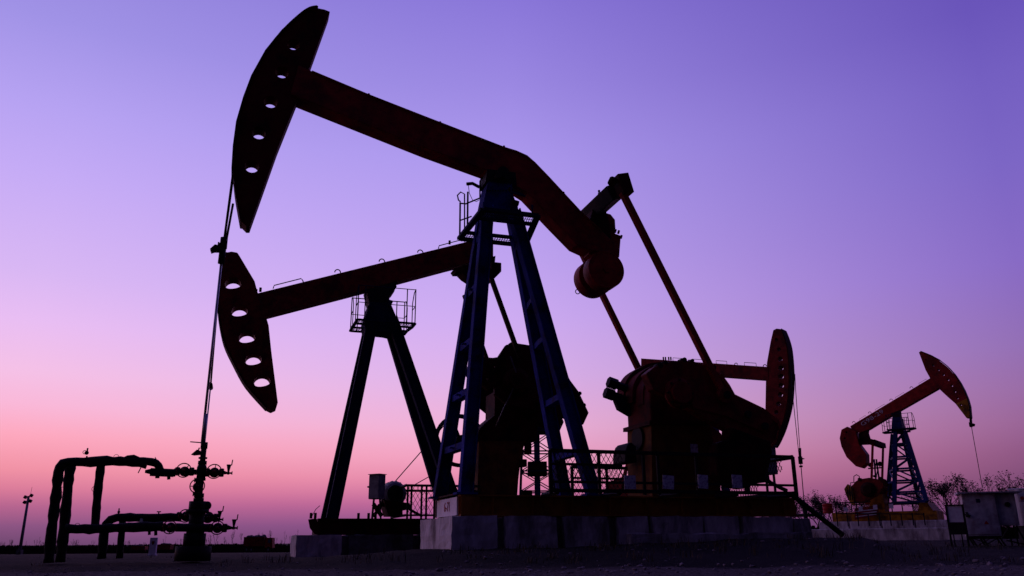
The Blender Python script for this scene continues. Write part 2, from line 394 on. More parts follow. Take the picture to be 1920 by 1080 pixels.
# legs
LT = {'A': (P(907, 400, .24), P(825, 930, .62)), 'B': (P(914, 385, -.26), P(873, 925, -.62)), 'C': (P(957, 385, .24), P(1054, 905, .62)), 'D': (P(963, 395, -.26), P(1112, 925, -.62))}
LG = {}
for k, (a, b) in LT.items():
    d = (a-b); t_ = (z_sk-b.z)/d.z; b = b+d*t_
    LG[k] = (a, b)
    MB().ibeam(a, b, .17, .20, .018).obj('leg', M_BLUE, r1)
mb_i = []
def on(k, z): a, b = LG[k]; t_ = (z-b.z)/(a.z-b.z); return b+(a-b)*t_
for pair, yy in (('AB', (432, 532, 634, 731, 832)), ('CD', (448, 554, 630, 742, 846))):
    for py in yy:
        k = pair[1]; a, b = LG[k]
        best = min((abs((lambda p: 540-F*(p.dot(UP))/p.dot(fw))(F1.w(b+(a-b)*j/200)-CAMP)-py), j) for j in range(201))[1]
        pb = b+(a-b)*best/200; pa = on(pair[0], pb.z)
        mb = MB(); mb.bar(pa, pb, .14, .10, side=(1, 0, 0)); mb.obj('rung', M_BLUE, r1)
        if pair == 'AB' and py > 440:
            m_ = pa.lerp(pb, .5); MB().bar(m_+Vector((-.072, -.05, 0)), m_+Vector((-.072, .05, 0)), .012, .12, side=(0, 0, 1)).obj('cleat', M_BLUE, r1)
# gussets at the leg feet
for k in 'ABCD':
    b = LG[k][1]; MB().box(b.x-.16, b.x+.16, b.y-.11, b.y+.11, b.z, b.z+.03).obj('foot_plate', M_BLUE, r1)
# work platform round the post head
zp = P(960, 399, -.78).z
NL, NR = F1.S(906, zp, -.78), F1.S(1008, zp, -.78); FL, FR = F1.S(862, zp, .62), F1.S(984, zp, .62)
mb = MB()
for a, b in ((NL, NR), (NR, FR), (FL, NL), (FL, FR)): mb.bar(a, b, .05, .10, side=(0, 0, 1))
iy0, iy1 = -.40, .30
NLi = NL+(FL-NL)*.27; NRi = NR+(FR-NR)*.27; FLi = NL+(FL-NL)*.77; FRi = NR+(FR-NR)*.77
mb.bar(NLi, NRi, .04, .06); mb.bar(FLi, FRi, .04, .06)
pf = mb.obj('platform', M_NAVY, r1)
for c4_, n_ in (((NL, NR, NRi, NLi), 26), ((FLi, FRi, FR, FL), 26)):
    mb = MB(); grating(mb, c4_, n_, .009); mb.bar(c4_[0].lerp(c4_[3], .5), c4_[1].lerp(c4_[2], .5), .008); mb.obj('grating', M_NAVY, pf)
mb = MB()
zr = P(875, 376, .5).z
for a in (FL, FL+(NL-FL)*.35): mb.tube(a, a+Vector((0, 0, zr-zp)), .016, 6)
mb.pipe([FL+Vector((0, 0, (zr-zp)*.5)), FLi.lerp(FRi, .1)+Vector((0, 0, (zr-zp)*.45))], .013, 6)
mb.pipe([FL+Vector((0, 0, (zr-zp)*.98)), FL+Vector((.1, 0, (zr-zp)*.98)), F1.S(902, zr, .3)], .014, 6)
mb.pipe([FL+Vector((0, -.03, (zr-zp))), FL+Vector((-.04, -.03, (zr-zp)+.03)), FL+Vector((-.06, -.03, (zr-zp)+.12)), FL+Vector((0, -.03, (zr-zp)+.19)), FL+Vector((.07, -.03, (zr-zp)+.16)), FL+Vector((.08, -.03, .0))], .013, 6)
mb.obj('railing', M_NAVY, pf)
MB().pipe([P(998, 384, -.7), P(998, 402, -.7)], .013, 6).obj('rail_post', M_NAVY, pf)
mb = MB(); mb.pipe([P(959, 345, -.5), P(958, 395, -.5)], .012, 6); mb.pipe([P(958, 360, -.5), P(985, 368, -.6)], .018, 6); mb.obj('rail_post', M_NAVY, pf)
MB().pipe([P(875, 345, .2), P(886, 344, .2), P(897, 350, .2), P(910, 352, .2)], .03, 6).obj('grease_arm', M_STEEL, r1)
MB().pipe([P(878, 346, .2), P(880, 362, .2), P(886, 375, .2), P(893, 378, .2), P(900, 374, .2)], .006, 5).obj('grease_hose', M_STEEL, r1)
MB().pipe([P(900, 370, .1), P(900, 340, .1), P(906, 328, .1), P(912, 326, .1)], .014, 6).obj('grease_pipe', M_STEEL, r1)
mb = MB(); a = P(972, 382, -.36); mb.tube(a, a+Vector((-.12, 0, .02)), .05, 8); mb.tube(P(955, 352, -.34), P(962, 360, -.34), .05, 8); mb.tube(P(960, 356, -.3), P(980, 366, -.3), .03, 8)
mb.obj('grease_fitting', M_STEEL, r1)
# tail: equaliser cross beam, bearing, tail counterweight drums
e_n = P(1164, 345, -1.05); e_c = P(1118, 400, 0); e_dir = Vector((0, 1, 0))
zc = P(1163, 350, -1.05)
eq = MB(); yn, yf = -1.05, 1.05
ce = Vector((zc.x, 0, zc.z))
eq.bar(ce+Vector((0, yn+.18, 0)), ce+Vector((0, yf-.18, 0)), .26, .27, side=(1, 0, .5))
eqo = eq.obj('equalizer_beam', M_STEEL, r1, bevel=.01)
for s_ in (-1, 1):
    mb = MB(); c_ = ce+Vector((0, s_*1.06, 0)); mb.bar(c_+Vector((.0, 0, .19)), c_+Vector((.09, 0, -.15)), .24, .20, side=(0, 1, 0)); mb.tube(c_+Vector((-.12, 0, .12)), c_+Vector((-.17, 0, .02)), .07, 8)
    mb.obj('pitman_bearing', M_BLACKRED, eqo)
mb = MB(); mb.prism([(ce.x-.30, ce.z-.62), (ce.x+.22, ce.z-.66), (ce.x+.19, ce.z-.30), (ce.x+.13, ce.z-.02), (ce.x-.10, ce.z-.02), (ce.x-.17, ce.z-.25)], -.15, .15)
for k in range(5): mb.tube(ce+Vector((-.14+.05*k, -.5+.12*k, .11)), ce+Vector((-.14+.05*k, -.5+.12*k, .15)), .02, 6)
mb.obj('tail_bearing', M_BLACKRED, r1)
mb = MB(); mb.prism(F1.poly([(1118, 405), (1132, 398), (1145, 402), (1153, 412), (1154, 428), (1153, 438), (1164, 442), (1161, 482), (1128, 490), (1105, 476), (1100, 430)], -.12), -.12, .12)
for x, y in ((1153, 436), (1159, 438), (1164, 447)): a = P(x, y, -.12); mb.tube(a, a+Vector((.02, 0, .06)), .02, 6)
mb.obj('tail_bracket', M_RED, r1)
rn = 33*F1.mpp(1137, 505, -.5)
drum = []
for cx, cy, y0, y1, rr in ((1137, 505, -.34, -.09, 33), (1137, 505, .09, .34, 33)):
    c_ = P(1137, 505, -.34); r_ = rr*F1.mpp(1137, 505, -.34)
    mb = MB(); mb.tube((c_.x, y0, c_.z), (c_.x, y1, c_.z), r_, 48); mb.torus((c_.x, y0, c_.z), (0, 1, 0), r_-.01, .012, 48)
    mb.tube((c_.x, y0-.03, c_.z), (c_.x, y0, c_.z), .06, 16); d_ = mb.obj('tail_counterweight', M_RED, r1, bevel=.006)
MB().tube((c_.x, -.089, c_.z), (c_.x, .089, c_.z), .2, 16).obj('counterweight_shaft', M_STEEL, r1)
c_ = P(1083, 547, .32); MB().torus(c_, (0, 1, 0), .04, .009, 14).obj('shackle', M_STEEL, r1)
# pitmans
wn = P(1358, 742, -1.08)
for s_ in (-1, 1):
    MB().bar(ce+Vector((.02, s_*1.08, -.12)), Vector((wn.x, s_*1.08, wn.z)), .10, .095).obj('pitman', M_RED, r1)
# crank arms and counterweights (both sides)
ck = [(1212, 700), (1228, 687), (1262, 676), (1300, 677), (1326, 684), (1350, 700), (1366, 722), (1376, 740), (1430, 766), (1458, 788), (1462, 800), (1455, 824), (1446, 834), (1400, 824), (1340, 792), (1270, 752), (1225, 730)]
cw = [(1369, 800), (1446, 828), (1449, 848), (1444, 872), (1436, 893), (1420, 908), (1396, 916), (1374, 912), (1354, 904), (1344, 890), (1343, 862), (1345, 832), (1356, 827), (1368, 823)]
for s_ in (-1, 1):
    y0 = -1.0*1 if s_ < 0 else .72
    q = [F1.Q(x, y, -1.0) for x, y in (ck if s_ < 0 else ck[4:12]+[(1390, 812), (1340, 785), (1300, 760)])]
    co_ = MB().prism(q, y0 if s_ < 0 else .72, y0+.22 if s_ < 0 else .94).obj('crank', M_REDO, r1, bevel=.015)
    if s_ < 0:
        a = wn; MB().tube(a+Vector((0, -.08, 0)), a+Vector((0, .09, 0)), .13, 20).obj('wrist_pin', M_REDO, co_)
        MB().tube(a+Vector((0, -.11, 0)), a+Vector((0, -.081, 0)), .06, 16).obj('pin_nut', M_STEEL, co_)
        hb = P(1272, 738, -1.0); MB().lathe(hb, (0, -1, 0), [(0, .25), (.05, .25), (.06, .17), (.14, .17)], 24).obj('crank_hub', M_REDO, co_)
        for k in range(8): an = k*math.pi/4; p_ = hb+Vector((math.cos(an)*.21, -.05, math.sin(an)*.21)); MB().tube(p_, p_+Vector((0, -.03, 0)), .018, 6).obj('hub_bolt', M_STEEL, co_)
        for x, y, rr_ in ((1236, 686, .05), (1246, 681, .04), (1281, 676, .045), (1296, 677, .03), (1336, 690, .045)):
            p_ = P(x, y, -.95); MB().tube(p_+Vector((0, -.05, 0)), p_+Vector((0, .12, 0)), rr_, 8).obj('clamp_bolt', M_STEEL, co_)
        rim = [F1.Q(x, y, -1.0) for x, y in ck[5:13]]; rim2 = [F1.Q(x-2, y+7, -1.0) for x, y in ck[5:13]]; MB().prism(rim+rim2[::-1], -1.035, -1.002).obj('crank_rim', M_RED, co_)
        for x, y in ((1398, 778), (1430, 800)):
            p_ = P(x, y, -1.0); MB().tube(p_+Vector((0, -.1, 0)), p_, .06, 6).obj('clamp_bolt', M_STEEL, co_)
        rib = [F1.Q(x, y, -1.02) for x, y in [(1290, 742), (1376, 742), (1440, 775), (1448, 790), (1434, 812), (1360, 780), (1300, 765)]]
        MB().prism(rib, -1.04, -1.003).obj('crank_rib', M_REDO, co_)
    q = [F1.Q(x, y, -1.12) for x, y in cw]
    if s_ < 0: MB().prism(q, -1.12, -.85).obj('crank_counterweight', M_BLACKRED, r1, bevel=.03)
#q = [F1.Q(x, y, .8) for x, y in ((1160, 742), (1190, 722), (1300, 735), (1310, 800), (1200, 800), (1168, 775))]; MB().prism(q, .96, 1.15).obj('crank_counterweight', M_REDO, r1, bevel=.02)
# gearbox with its domed cover, on the pedestal
gb = [(1219, 748), (1220, 728), (1228, 712), (1242, 698), (1262, 688), (1285, 684), (1320, 688), (1345, 705), (1358, 740), (1346, 794), (1222, 794)]
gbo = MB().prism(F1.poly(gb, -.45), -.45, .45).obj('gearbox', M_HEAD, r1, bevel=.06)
q = F1.poly([(1218, 788), (1346, 788), (1346, 795), (1218, 796)], -.5); MB().prism(q, -.5, .5).obj('gearbox_flange', M_BLACKRED, gbo)
for yd, pts in ((-.1, [(1200, 760), (1200, 732), (1208, 712), (1222, 697), (1244, 687), (1290, 684), (1290, 760)]), (.2, [(1180, 756), (1181, 728), (1191, 707), (1208, 693), (1232, 684), (1280, 682), (1280, 756)]), (.5, [(1164, 752), (1165, 726), (1176, 705), (1194, 692), (1220, 682), (1270, 681), (1270, 752)])):
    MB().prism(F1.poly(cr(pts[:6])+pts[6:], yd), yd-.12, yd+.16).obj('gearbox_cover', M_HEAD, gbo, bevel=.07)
mb = MB()
for (x, y) in ((1141, 716), (1135, 736)):
    a = P(x, y, .35); b = P(x+44, y+16, .35); mb.tube(a, b, .07, 6); mb.tube(a-(b-a)*.02, a+(b-a)*.35, .095, 6)
mb.prism(F1.poly([(1150, 748), (1158, 744), (1182, 748), (1182, 782), (1158, 768)], .35), .3, .4)
mb.obj('brake_assembly', M_STEEL, r1)
z_pd = F1.P(1200, 794, -.45).z
s0 = F1.S(1173, z_sk+.9, -.45).x
pd = MB(); sx0 = F1.P(1224, 800, -.45)
xL = F1.P(1178, 860, .15).x
# pedestal: front face turned to the left, its oval opening only a dark disc
x0 = F1.P(1223, 830, -.45).x; x1 = F1.P(1336, 830, -.45).x
pd.hexa([(x0-.05, -.45, z_sk), (x1+.1, -.45, z_sk), (x1+.1, .45, z_sk), (x0-.05, .45, z_sk), (x0, -.45, z_pd), (x1, -.45, z_pd), (x1, .45, z_pd), (x0, .45, z_pd)])
pdo = pd.obj('gearbox_pedestal', M_ORGD, r1, bevel=.01)
bm_ = MB(); zc_ = F1.P(1193, 822, 0).z
ring = []
for i in range(24): a_ = 2*math.pi*i/24; ring.append((math.cos(a_)*.2+.0, math.sin(a_)*.20*.95))
for x_, mt_, k_, nm in ((x0-.035, M_STEEL, 1, 'access_hole'),):
    v = [bm_.bm.verts.new((x_-.012, p_[0], zc_+p_[1])) for p_ in ring]; w_ = [bm_.bm.verts.new((x_+.06, p_[0], zc_+p_[1])) for p_ in ring]
    for i in range(24): bm_.bm.faces.new((v[i], v[(i+1) % 24], w_[(i+1) % 24], w_[i]))
    bm_.bm.faces.new(v)
bm_.obj('dark_hole_disc', M_STEEL, pdo)  # solid dark oval, its colour stands in for the darkness inside the opening
MB().prism(F1.poly([(1158, 852), (1162, 838), (1168, 832), (1178, 840), (1180, 870), (1158, 870)], .2), -.1, .4).obj('brake_housing', M_STEEL, r1, bevel=.02)
# motor block behind the rails, belt box
MB().prism(F1.poly([(1345, 860), (1400, 850), (1430, 856), (1436, 905), (1345, 905)], .5), .35, .9).obj('drive_motor', M_STEEL, r1, bevel=.04)
mb = MB(); mb.pipe([P(1432, 893, .2), P(1445, 905, .2), P(1462, 914, .2), P(1475, 920, .2)], .035, 8); mb.pipe([P(1434, 900, .2), P(1470, 918, .2)], .03, 8); mb.obj('conduit', M_STEEL, r1); MB().pipe([P(1400, 905, .2), P(1402, 922, .2)], .05).obj('conduit', M_STEEL, r1)
# skid
xs0 = F1.P(860, 945, -.66).x; xs1 = F1.S(1495, z_sk, -.7).x
zb0 = z_ct+.002
mb = MB()
for yy in (-.62, .62):
    mb.box(xs0+.01, xs1, yy-.008, yy+.008, zb0+.02, z_sk-.025); mb.box(xs0+.02, xs1, yy-.09, yy+.09, z_sk-.024, z_sk-.001); mb.box(xs0+.02, xs1, yy-.09, yy+.09, zb0, zb0+.019)
    x = xs0+.5
    while x < xs1: mb.box(x, x+.012, yy-.085, yy-.012, zb0+.021, z_sk-.026); x += .62
for x in (xs0+.45, xs0+1.4, xs0+2.5, xs0+3.6, xs0+4.7, xs1-.06): mb.box(x, x+.06, -.6, .6, zb0+.03, z_sk-.03)
sk = mb.obj('skid', M_ORG, r1)
MB().box(xs0+.02, xs0+.30, -.715, -.712+.004, zb0+.002, z_sk-.03).obj('side_plate', M_ORG, sk)
MB().box(xs0-.014, xs0+.008, -.60, .68, zb0+.01, z_sk-.03).obj('end_plate', M_WHITE, sk)
MB().box(xs0-.04, xs0+.3, -.70, .80, z_sk-.0005, z_sk+.022).obj('top_plate', M_BLACKRED, sk)
MB().box(xs0-.02, xs0+.009, .681, .80, zb0+.01, z_sk-.03).obj('end_post', M_BLACKRED, sk)
MB().box(xs0+1.0, xs1-1.2, -.52, .52, z_sk-.14, z_sk-.08).obj('deck', M_BLACKRED, sk)
def text(body, size, mt, parent, loc, rot, ext=.002, name='lettering', sx=1):
    cu = bpy.data.curves.new(name, 'FONT'); cu.body = body; cu.size = size; cu.extrude = ext; cu.align_x = 'CENTER'; cu.align_y = 'CENTER'; cu.space_character = 1.05
    tmp = bpy.data.objects.new('tmp', cu); COL.objects.link(tmp); bpy.context.view_layer.update()
    me = bpy.data.meshes.new_from_object(tmp); bpy.data.objects.remove(tmp); me.name = name; me.materials.clear(); me.materials.append(mt)
    o = bpy.data.objects.new(name, me); COL.objects.link(o); o.parent = parent; o.location = loc; o.rotation_euler = rot; o.scale = (sx, 1, 1); return o
text('6-71', .20, M_RTEXT, sk, (xs0-.018, -.02, (zb0+z_sk)/2-.01), (R(90), 0, R(-90)), sx=1.0)
# bridle cables, carrier bar, rod
ytr = .12
tg = [F1.P(441, 268, 0), F1.P(438, 300, 0), F1.P(436.5, 335, 0)]
for s_ in (-1, 1):
    pts = [F1.P(x-1, y, 0) for x, y in ((592, 22), (578, 25), (560, 37), (530, 65), (500, 102), (474, 149), (459, 189), (446, 234), (440, 279))]+[F1.P(437-.5, 320, 0), F1.P(436.5, 337, 0), F1.P(421.5, 447, 0)]
    pts = [Vector((p_.x-.006, s_*ytr*(1 if i < 11 else .35), p_.z)) for i, p_ in enumerate(pts)]
    MB().pipe(pts, .016, 7).obj('bridle_cable', M_STEEL, r1)
MB().pipe([F1.P(437, 382, -.02), F1.P(425, 447, -.02)], .018, 7).obj('cable_tail', M_STEEL, r1)
mb = MB(); mb.tube(P(420.5, 446, 0), P(418.5, 466, 0), .055, 12); mb.tube(P(418, 466, 0), P(414.5, 494, 0), .05, 12); mb.prism(F1.poly([(411, 461), (419, 458), (419, 476), (411, 476)]), -.14, .14)
mb.prism(F1.poly([(394, 468), (403, 460), (412, 462), (412, 472), (402, 472), (396, 474)]), -.05, .05); mb.tube(P(409, 462, 0), P(410, 454, 0), .012, 6)
cb = mb.obj('carrier_bar', M_STEEL, r1)
top_rod = P(414.5, 494, 0); sb = P(378.5, 832, 0); print('rod s', top_rod.x, sb.x, top_rod.z, sb.z)
MB().tube(P(415, 490, 0), sb, .018, 10).obj('polished_rod', M_ROD, r1)
MB().tube(P(387, 776, 0), P(380, 832, 0), .028, 10).obj('rod_sleeve', M_ROD, r1)

# concrete foundation under pump 1
cf = thing('concrete_foundation', 'pale concrete block foundation under the largest pumpjack', 'foundation', F1.O, F1.th)
xc0 = F1.P(847, 995, -.74).x; xend = F1.S(1516, z_ct, -.78).x
edges = [(847, 934), (949, 1043), (1057, 1140), (1158, 1215), (1223, 1317), (1322, 1385), (1393, 1484), (1487, 1517)]
for i, (a, b) in enumerate(edges):
    xa, xb = F1.S(a, z_ct, -.76).x, F1.S(b, z_ct, -.76).x
    if i == 0: xa = xc0
    mb = MB(); mb.box(xa, xb, -.76+random.uniform(-.02, .02)*(i > 0), 1.40, -.25, z_ct-(.006 if i < 7 else .03)); mb.rough(9, .022); mb.obj('block', M_CONC, cf)
mb = MB(); mb.box(xc0+.2, xend-.02, -.66, 1.3, -.25, z_ct-.03); mb.obj('core', M_CONC2, cf)
zl = F1.P(1400, 1000, -.86).z
MB().box(F1.S(1180, zl, -.9).x, F1.S(1522, zl, -.9).x, -.95, -.79, -.2, zl).rough(14, .035).obj('lower_ledge', M_CONC, cf)

# guard railing with expanded mesh, round the rear of pump 1
def mesh_panel(mb, a, b, z0, z1, step=.075, r=.0035):
    """diamond wire between two points a,b (local xy) from z0 to z1"""
    a, b = Vector((a[0], a[1], 0)), Vector((b[0], b[1], 0)); Ln = (b-a).length; d = (b-a)/Ln; H = z1-z0
    for sgn in (1, -1):
        x = -H*.6
        while x < Ln+H*.6:
            xa, xb = x, x+sgn*H*.6; p0 = Vector((xa, z0)); p1 = Vector((xb, z1))
            # clip
            t0, t1 = 0, 1; dx = xb-xa
            for lo_, hi_ in ((0, Ln),):
                ta, tb = (lo_-xa)/dx, (hi_-xa)/dx
                if ta > tb: ta, tb = tb, ta
                t0, t1 = max(t0, ta), min(t1, tb)
            if t1 > t0+.01:
                q0 = a+d*(xa+dx*t0)+Vector((0, 0, z0+H*t0)); q1 = a+d*(xa+dx*t1)+Vector((0, 0, z0+H*t1)); mb.bar(q0, q1, r*2, r*2)
            x += step
yN, yF = -1.32, 1.2
g1 = thing('guard_railing', 'black guard railing with diamond mesh around the rear of the largest pumpjack', 'railing', F1.O, F1.th)
zt = F1.P(1486, 857, yN).z; zb = F1.P(1493, 925, yN).z
sA, sB = F1.S(1031, zt, yN).x, F1.S(1486, zt, yN).x
print('rail', zt, zb, z_sk, sA, sB)
mb = MB(); mb.bar((sA, yN, zt), (sB, yN, zt), .05, .05); mb.bar((sA, yN, zb), (sB, yN, zb), .05, .05)
mb.bar((sB, yN, zt), (sB, yF, zt), .05, .05); mb.bar((sB, yN, zb), (sB, yF, zb), .05, .05)
sAf = sA+1.35; mb.bar((sAf, yF, zt), (sB, yF, zt), .05, .05); mb.bar((sAf, yF, zb), (sB, yF, zb), .05, .05)
zm = F1.P(1100, 871, yN).z
mb.bar((sA, yN, zm), (F1.S(1166, zm, yN).x, yN, zm), .035, .035); mb.bar((sAf, yF, zm-.0), (sB, yF, zm), .035, .035)
mb.bar((sA, yN, zb+.12), (sB, yN, zb+.12), .035, .035)
for x, y in ((sA, yN), (sAf, yF), (sB, yN), (sB, yF)): mb.bar((x, y, zb-.05), (x, y, zt), .045, .045)
for px in (1122, 1205, 1232, 1304): x = F1.S(px, zt, yN).x; mb.bar((x, yN, zb-.05), (x, yN, zt-.026), .04, .04)
for px in (1137, 1250): x = F1.S(px, zt, yF).x; mb.bar((x, yF, zb-.05), (x, yF, zt-.026), .04, .04)
# outriggers that carry the railing from the skid
for k in range(5):
    x = sA+.1+(sB-sA-.2)*k/4; mb.bar((x, yN, zb-.03), (x, -.72, zb-.03), .05, .05); x = max(x, sAf+.05); mb.bar((x, yF, zb-.03), (x, .72, zb-.03), .05, .05)
mb.obj('frame', M_STEEL, g1)
for q_ in (((sA, yN), (F1.S(1166, zt, yN).x, yN), zb+.14, zt), ((sAf, yF), (sB, yF), zb, zt), ((sB, yF), (sB, yN+1.0), zb, zt), ((sB, yN+.98), (sB, yN+.3), zb+.35, zt)):
    mb = MB(); mesh_panel(mb, *q_); mb.obj('mesh_panel', M_STEEL, g1)
for (pxa, pya, pxb, pyb, til, lab) in ((1170, 891, 1194, 917, 0, 'plain pale square sign on the guard railing below the oval hole, nearest the blue leg'), (1242, 891, 1266, 917, -4, 'pale square sign tilted on the guard railing, second from the blue leg'),
        (1308, 890, 1330, 916, -3, 'mottled white square sign on the guard railing, third from the blue leg'), (1372, 890, 1394, 915, -2, 'mottled white square sign on the railing under the round counterweight')):
    a, b = F1.P(pxa, pya, yN-.06), F1.P(pxb, pyb, yN-.06); cx, cz = (a.x+b.x)/2, (a.z+b.z)/2; w_ = (b.x-a.x)*.92; h_ = a.z-b.z
    o = MB().box(-w_/2, w_/2, -.008, .008, -h_/2, h_/2).obj('warning_sign', M_SIGN); o.location = F1.w((cx, yN-.045, cz)); o.rotation_euler = (0, R(-til), F1.th); tag(o, lab, 'sign', 'signs on the guard railing')
a, b = F1.P(1296, 832, -.5), F1.P(1311, 853, -.5)
o = MB().box(0, b.x-a.x, -.006, .006, 0, a.z-b.z).obj('notice_plate', M_SIGN); o.location = F1.w((a.x, -.47, b.z)); o.rotation_euler = (0, 0, F1.th); tag(o, 'small dim white notice plate on the gearbox pedestal above the railing', 'sign')
# grey control box behind the railing
cbx = thing('control_box', 'narrow grey control box at the right end of the guard railing', 'control box', F1.w((F1.P(1441, 865, .8).x, .8, z_sk)), F1.th)
zz0, zz1 = F1.P(1441, 890, .8).z-z_sk, F1.P(1441, 838, .8).z-z_sk; ww = 17*F1.mpp(1441, 865, .8)
MB().box(-ww/2, ww/2, -.12, .12, zz0, zz1).obj('cabinet_body', M_GREY, cbx, bevel=.01)
MB().box(-ww/2+.015, ww/2-.015, -.135, -.121, zz0+.03, zz1-.05).obj('door', M_GREY, cbx); MB().box(-ww/2-.02, ww/2+.02, -.15, .15, zz1+.001, zz1+.015).obj('rain_hood', M_GREY, cbx)
mb = MB(); mb.box(-ww/2, -ww/2+.03, -.02, .02, 0, zz0-.001); mb.box(ww/2-.03, ww/2, -.02, .02, 0, zz0-.001); mb.obj('stand', M_STEEL, cbx)
# pole leaning from the skid to the ground on the right
lp0, lp1 = F1.w(F1.P(1484, 927, -.9)), None
a = F1.P(1484, 927, -.9); b = F1.P(1580, 1003, -.9)
o = MB().pipe([F1.w(a), F1.w(b)], .045, 10, .03, .4).obj('leaning_pipe', M_STEEL); tag(o, 'dark steel pipe leaning from the skid end down to the ground', 'pipe')

# ================================================================== wellhead of pump 1
wz = 0.0; wp = F1.w((F1.P(368, 950, 0).x, 0, 0))
wh = thing('wellhead', 'black wellhead tree with handwheel valves on the left below the big horsehead', 'wellhead', F1.O, F1.th)
bs = F1.P(370, 960, 0).x
def pz(py): return F1.P(368, py, 0).z
axis = lambda py: Vector((bs+(F1.P(379, 832, 0).x-bs)*0, 0, pz(py)))
MPX = F1.mpp(370, 960)
mb = MB()
def cyl(py0, py1, rpx, n=16, dx=0): a_, b_ = axis(py0), axis(py1); a_.x += dx*MPX; b_.x += dx*MPX; mb.tube(a_, b_, rpx*MPX, n)
cyl(1052, 1024, 34, 20); cyl(1024, 1000, 21, 24); cyl(1000, 994, 17); cyl(994, 962, 14.5); cyl(962, 955, 22); cyl(955, 941, 14.5); cyl(941, 934, 10); cyl(934, 926, 8)
a_ = axis(948); mb.ball(a_+Vector((.12, 0, 0)), .06)
mb.tube(axis(940), axis(960)+Vector((0, 0, 0)), .12, 8)
wb = mb.obj('casing_head', M_STEEL, wh)
mb = MB(); cyl(933, 925, 9.5); cyl(925, 880, 6.5); cyl(901, 896, 9.5); cyl(896, 872, 8.5); cyl(880, 875, 9.5); cyl(871, 864, 8.5); mb.obj('tree_cross', M_STEEL, wh)
mb = MB(); cyl(864, 841, 5.5); cyl(860, 857, 8.5); cyl(841, 829, 6.8); a_ = axis(830); mb.tube(a_, a_+Vector((-.19, 0, .01)), .008, 6)
a_ = axis(850); mb.prism([(a_.x-.03, a_.z+.03), (a_.x-.09, a_.z+.05), (a_.x-.16, a_.z-.02), (a_.x-.12, a_.z-.03), (a_.x-.03, a_.z-.02)], -.03, .03); mb.tube(a_+Vector((-.07, 0, .04)), a_+Vector((-.06, 0, .08)), .01, 6)
mb.obj('stuffing_box', M_STEEL, wh)
def valve(px, py, rpx, yy=0., hor=True, spoke=3):
    c_ = F1.P(px, py, yy); mp = F1.mpp(px, py, yy); d = Vector((1, 0, 0)) if hor else Vector((0, 0, 1))
    mb = MB(); mb.ball(c_, 10*mp, (1, .9, 1), 14)
    for s_ in (-1, 1):
        mb.tube(c_+d*s_*6*mp, c_+d*s_*18*mp, 5.6*mp, 12); mb.tube(c_+d*s_*10*mp, c_+d*s_*13*mp, 8.4*mp, 14); mb.tube(c_+d*s_*13.4*mp, c_+d*s_*16.5*mp, 8.4*mp, 14)
        for k in range(6): an = k*math.pi/3+.3; e1 = d.orthogonal().normalized(); e2 = d.cross(e1); o_ = (e1*math.cos(an)+e2*math.sin(an))*7.4*mp; mb.tube(c_+d*s_*8.6*mp+o_, c_+d*s_*18*mp+o_, 1.1*mp, 6)
    mb.tube(c_, c_+Vector((0, -.2, 0)), 2.6*mp, 10); v = mb.obj('gate_valve', M_STEEL, wh)
    w_ = c_+Vector((0, -.2, 0)); mb = MB(); mb.torus(w_, (0, 1, 0), rpx*mp, 1.1*mp, 30)
    for k in range(spoke):
        an = math.pi/2+2*math.pi*k/spoke+random.uniform(-.5, .5)*(k > 0)*0+px*.01; mb.bar(w_, w_+Vector((math.cos(an), 0, math.sin(an)))*rpx*mp, 2.2*mp, 1.5*mp)
    mb.ball(w_, 3*mp); mb.obj('handwheel', M_REDO, v)
valve(346, 884, 13.5, -.02); valve(402, 886, 13.5, -.02); valve(371, 913, 13.5, -.02, False)
valve(349, 968, 12, .45); valve(391, 971, 10, .45); valve(320, 989, 12.5, -.1); valve(408, 990, 12.5, -.1)
mb = MB(); a_ = F1.P(366, 969, .45); b_ = F1.P(350, 969, .45); mb.tube(F1.P(357, 969, .45), F1.P(385, 971, .45), 8*MPX, 12); mb.tube(F1.P(330, 989, -.1), F1.P(398, 990, -.1), 8*MPX, 14); mo_ = MB(); mo_.tube(F1.P(360, 885, 0), F1.P(388, 886, 0), 5.5*MPX, 12); mo_.obj('cross_arm', M_STEEL, wh)
mb.tube(F1.P(371, 989, -.1), F1.P(371, 970, .45), .08, 10); mb.obj('side_outlet', M_STEEL, wh)
def needle(px, py, yy, fpx=12, side=1):
    c_ = F1.P(px, py, yy); mp = F1.mpp(px, py, yy); mb = MB()
    mb.tube(c_+Vector((-16*mp, 0, .01)), c_+Vector((-2*mp, 0, 0)), 6*mp, 10, 2.2*mp); mb.tube(c_+Vector((-2*mp, 0, 0)), c_+Vector((7*mp, 0, 0)), 1.8*mp, 8); mb.tube(c_+Vector((7*mp, 0, -3*mp)), c_+Vector((7*mp, 0, 3.5*mp)), 1.0*mp, 6)
    mb.tube(c_+Vector((0, 0, -3*mp)), c_+Vector((0, 0, 3*mp)), 2.2*mp, 8); mb.tube(c_, c_+Vector((0, 0, 14*mp)), 1.3*mp, 8, 4.0*mp); mb.tube(c_+Vector((0, 0, 14*mp)), c_+Vector((0, 0, 16.5*mp)), 4.6*mp, 12)
    mb.tube(c_+Vector((5*mp, 0, 15*mp)), c_+Vector((6*mp, 0, 26*mp)), 1.1*mp, 6); mb.obj('needle_valve', M_STEEL, wh)
needle(428, 887, -.02); needle(411, 974, .45); needle(438, 990, -.1)
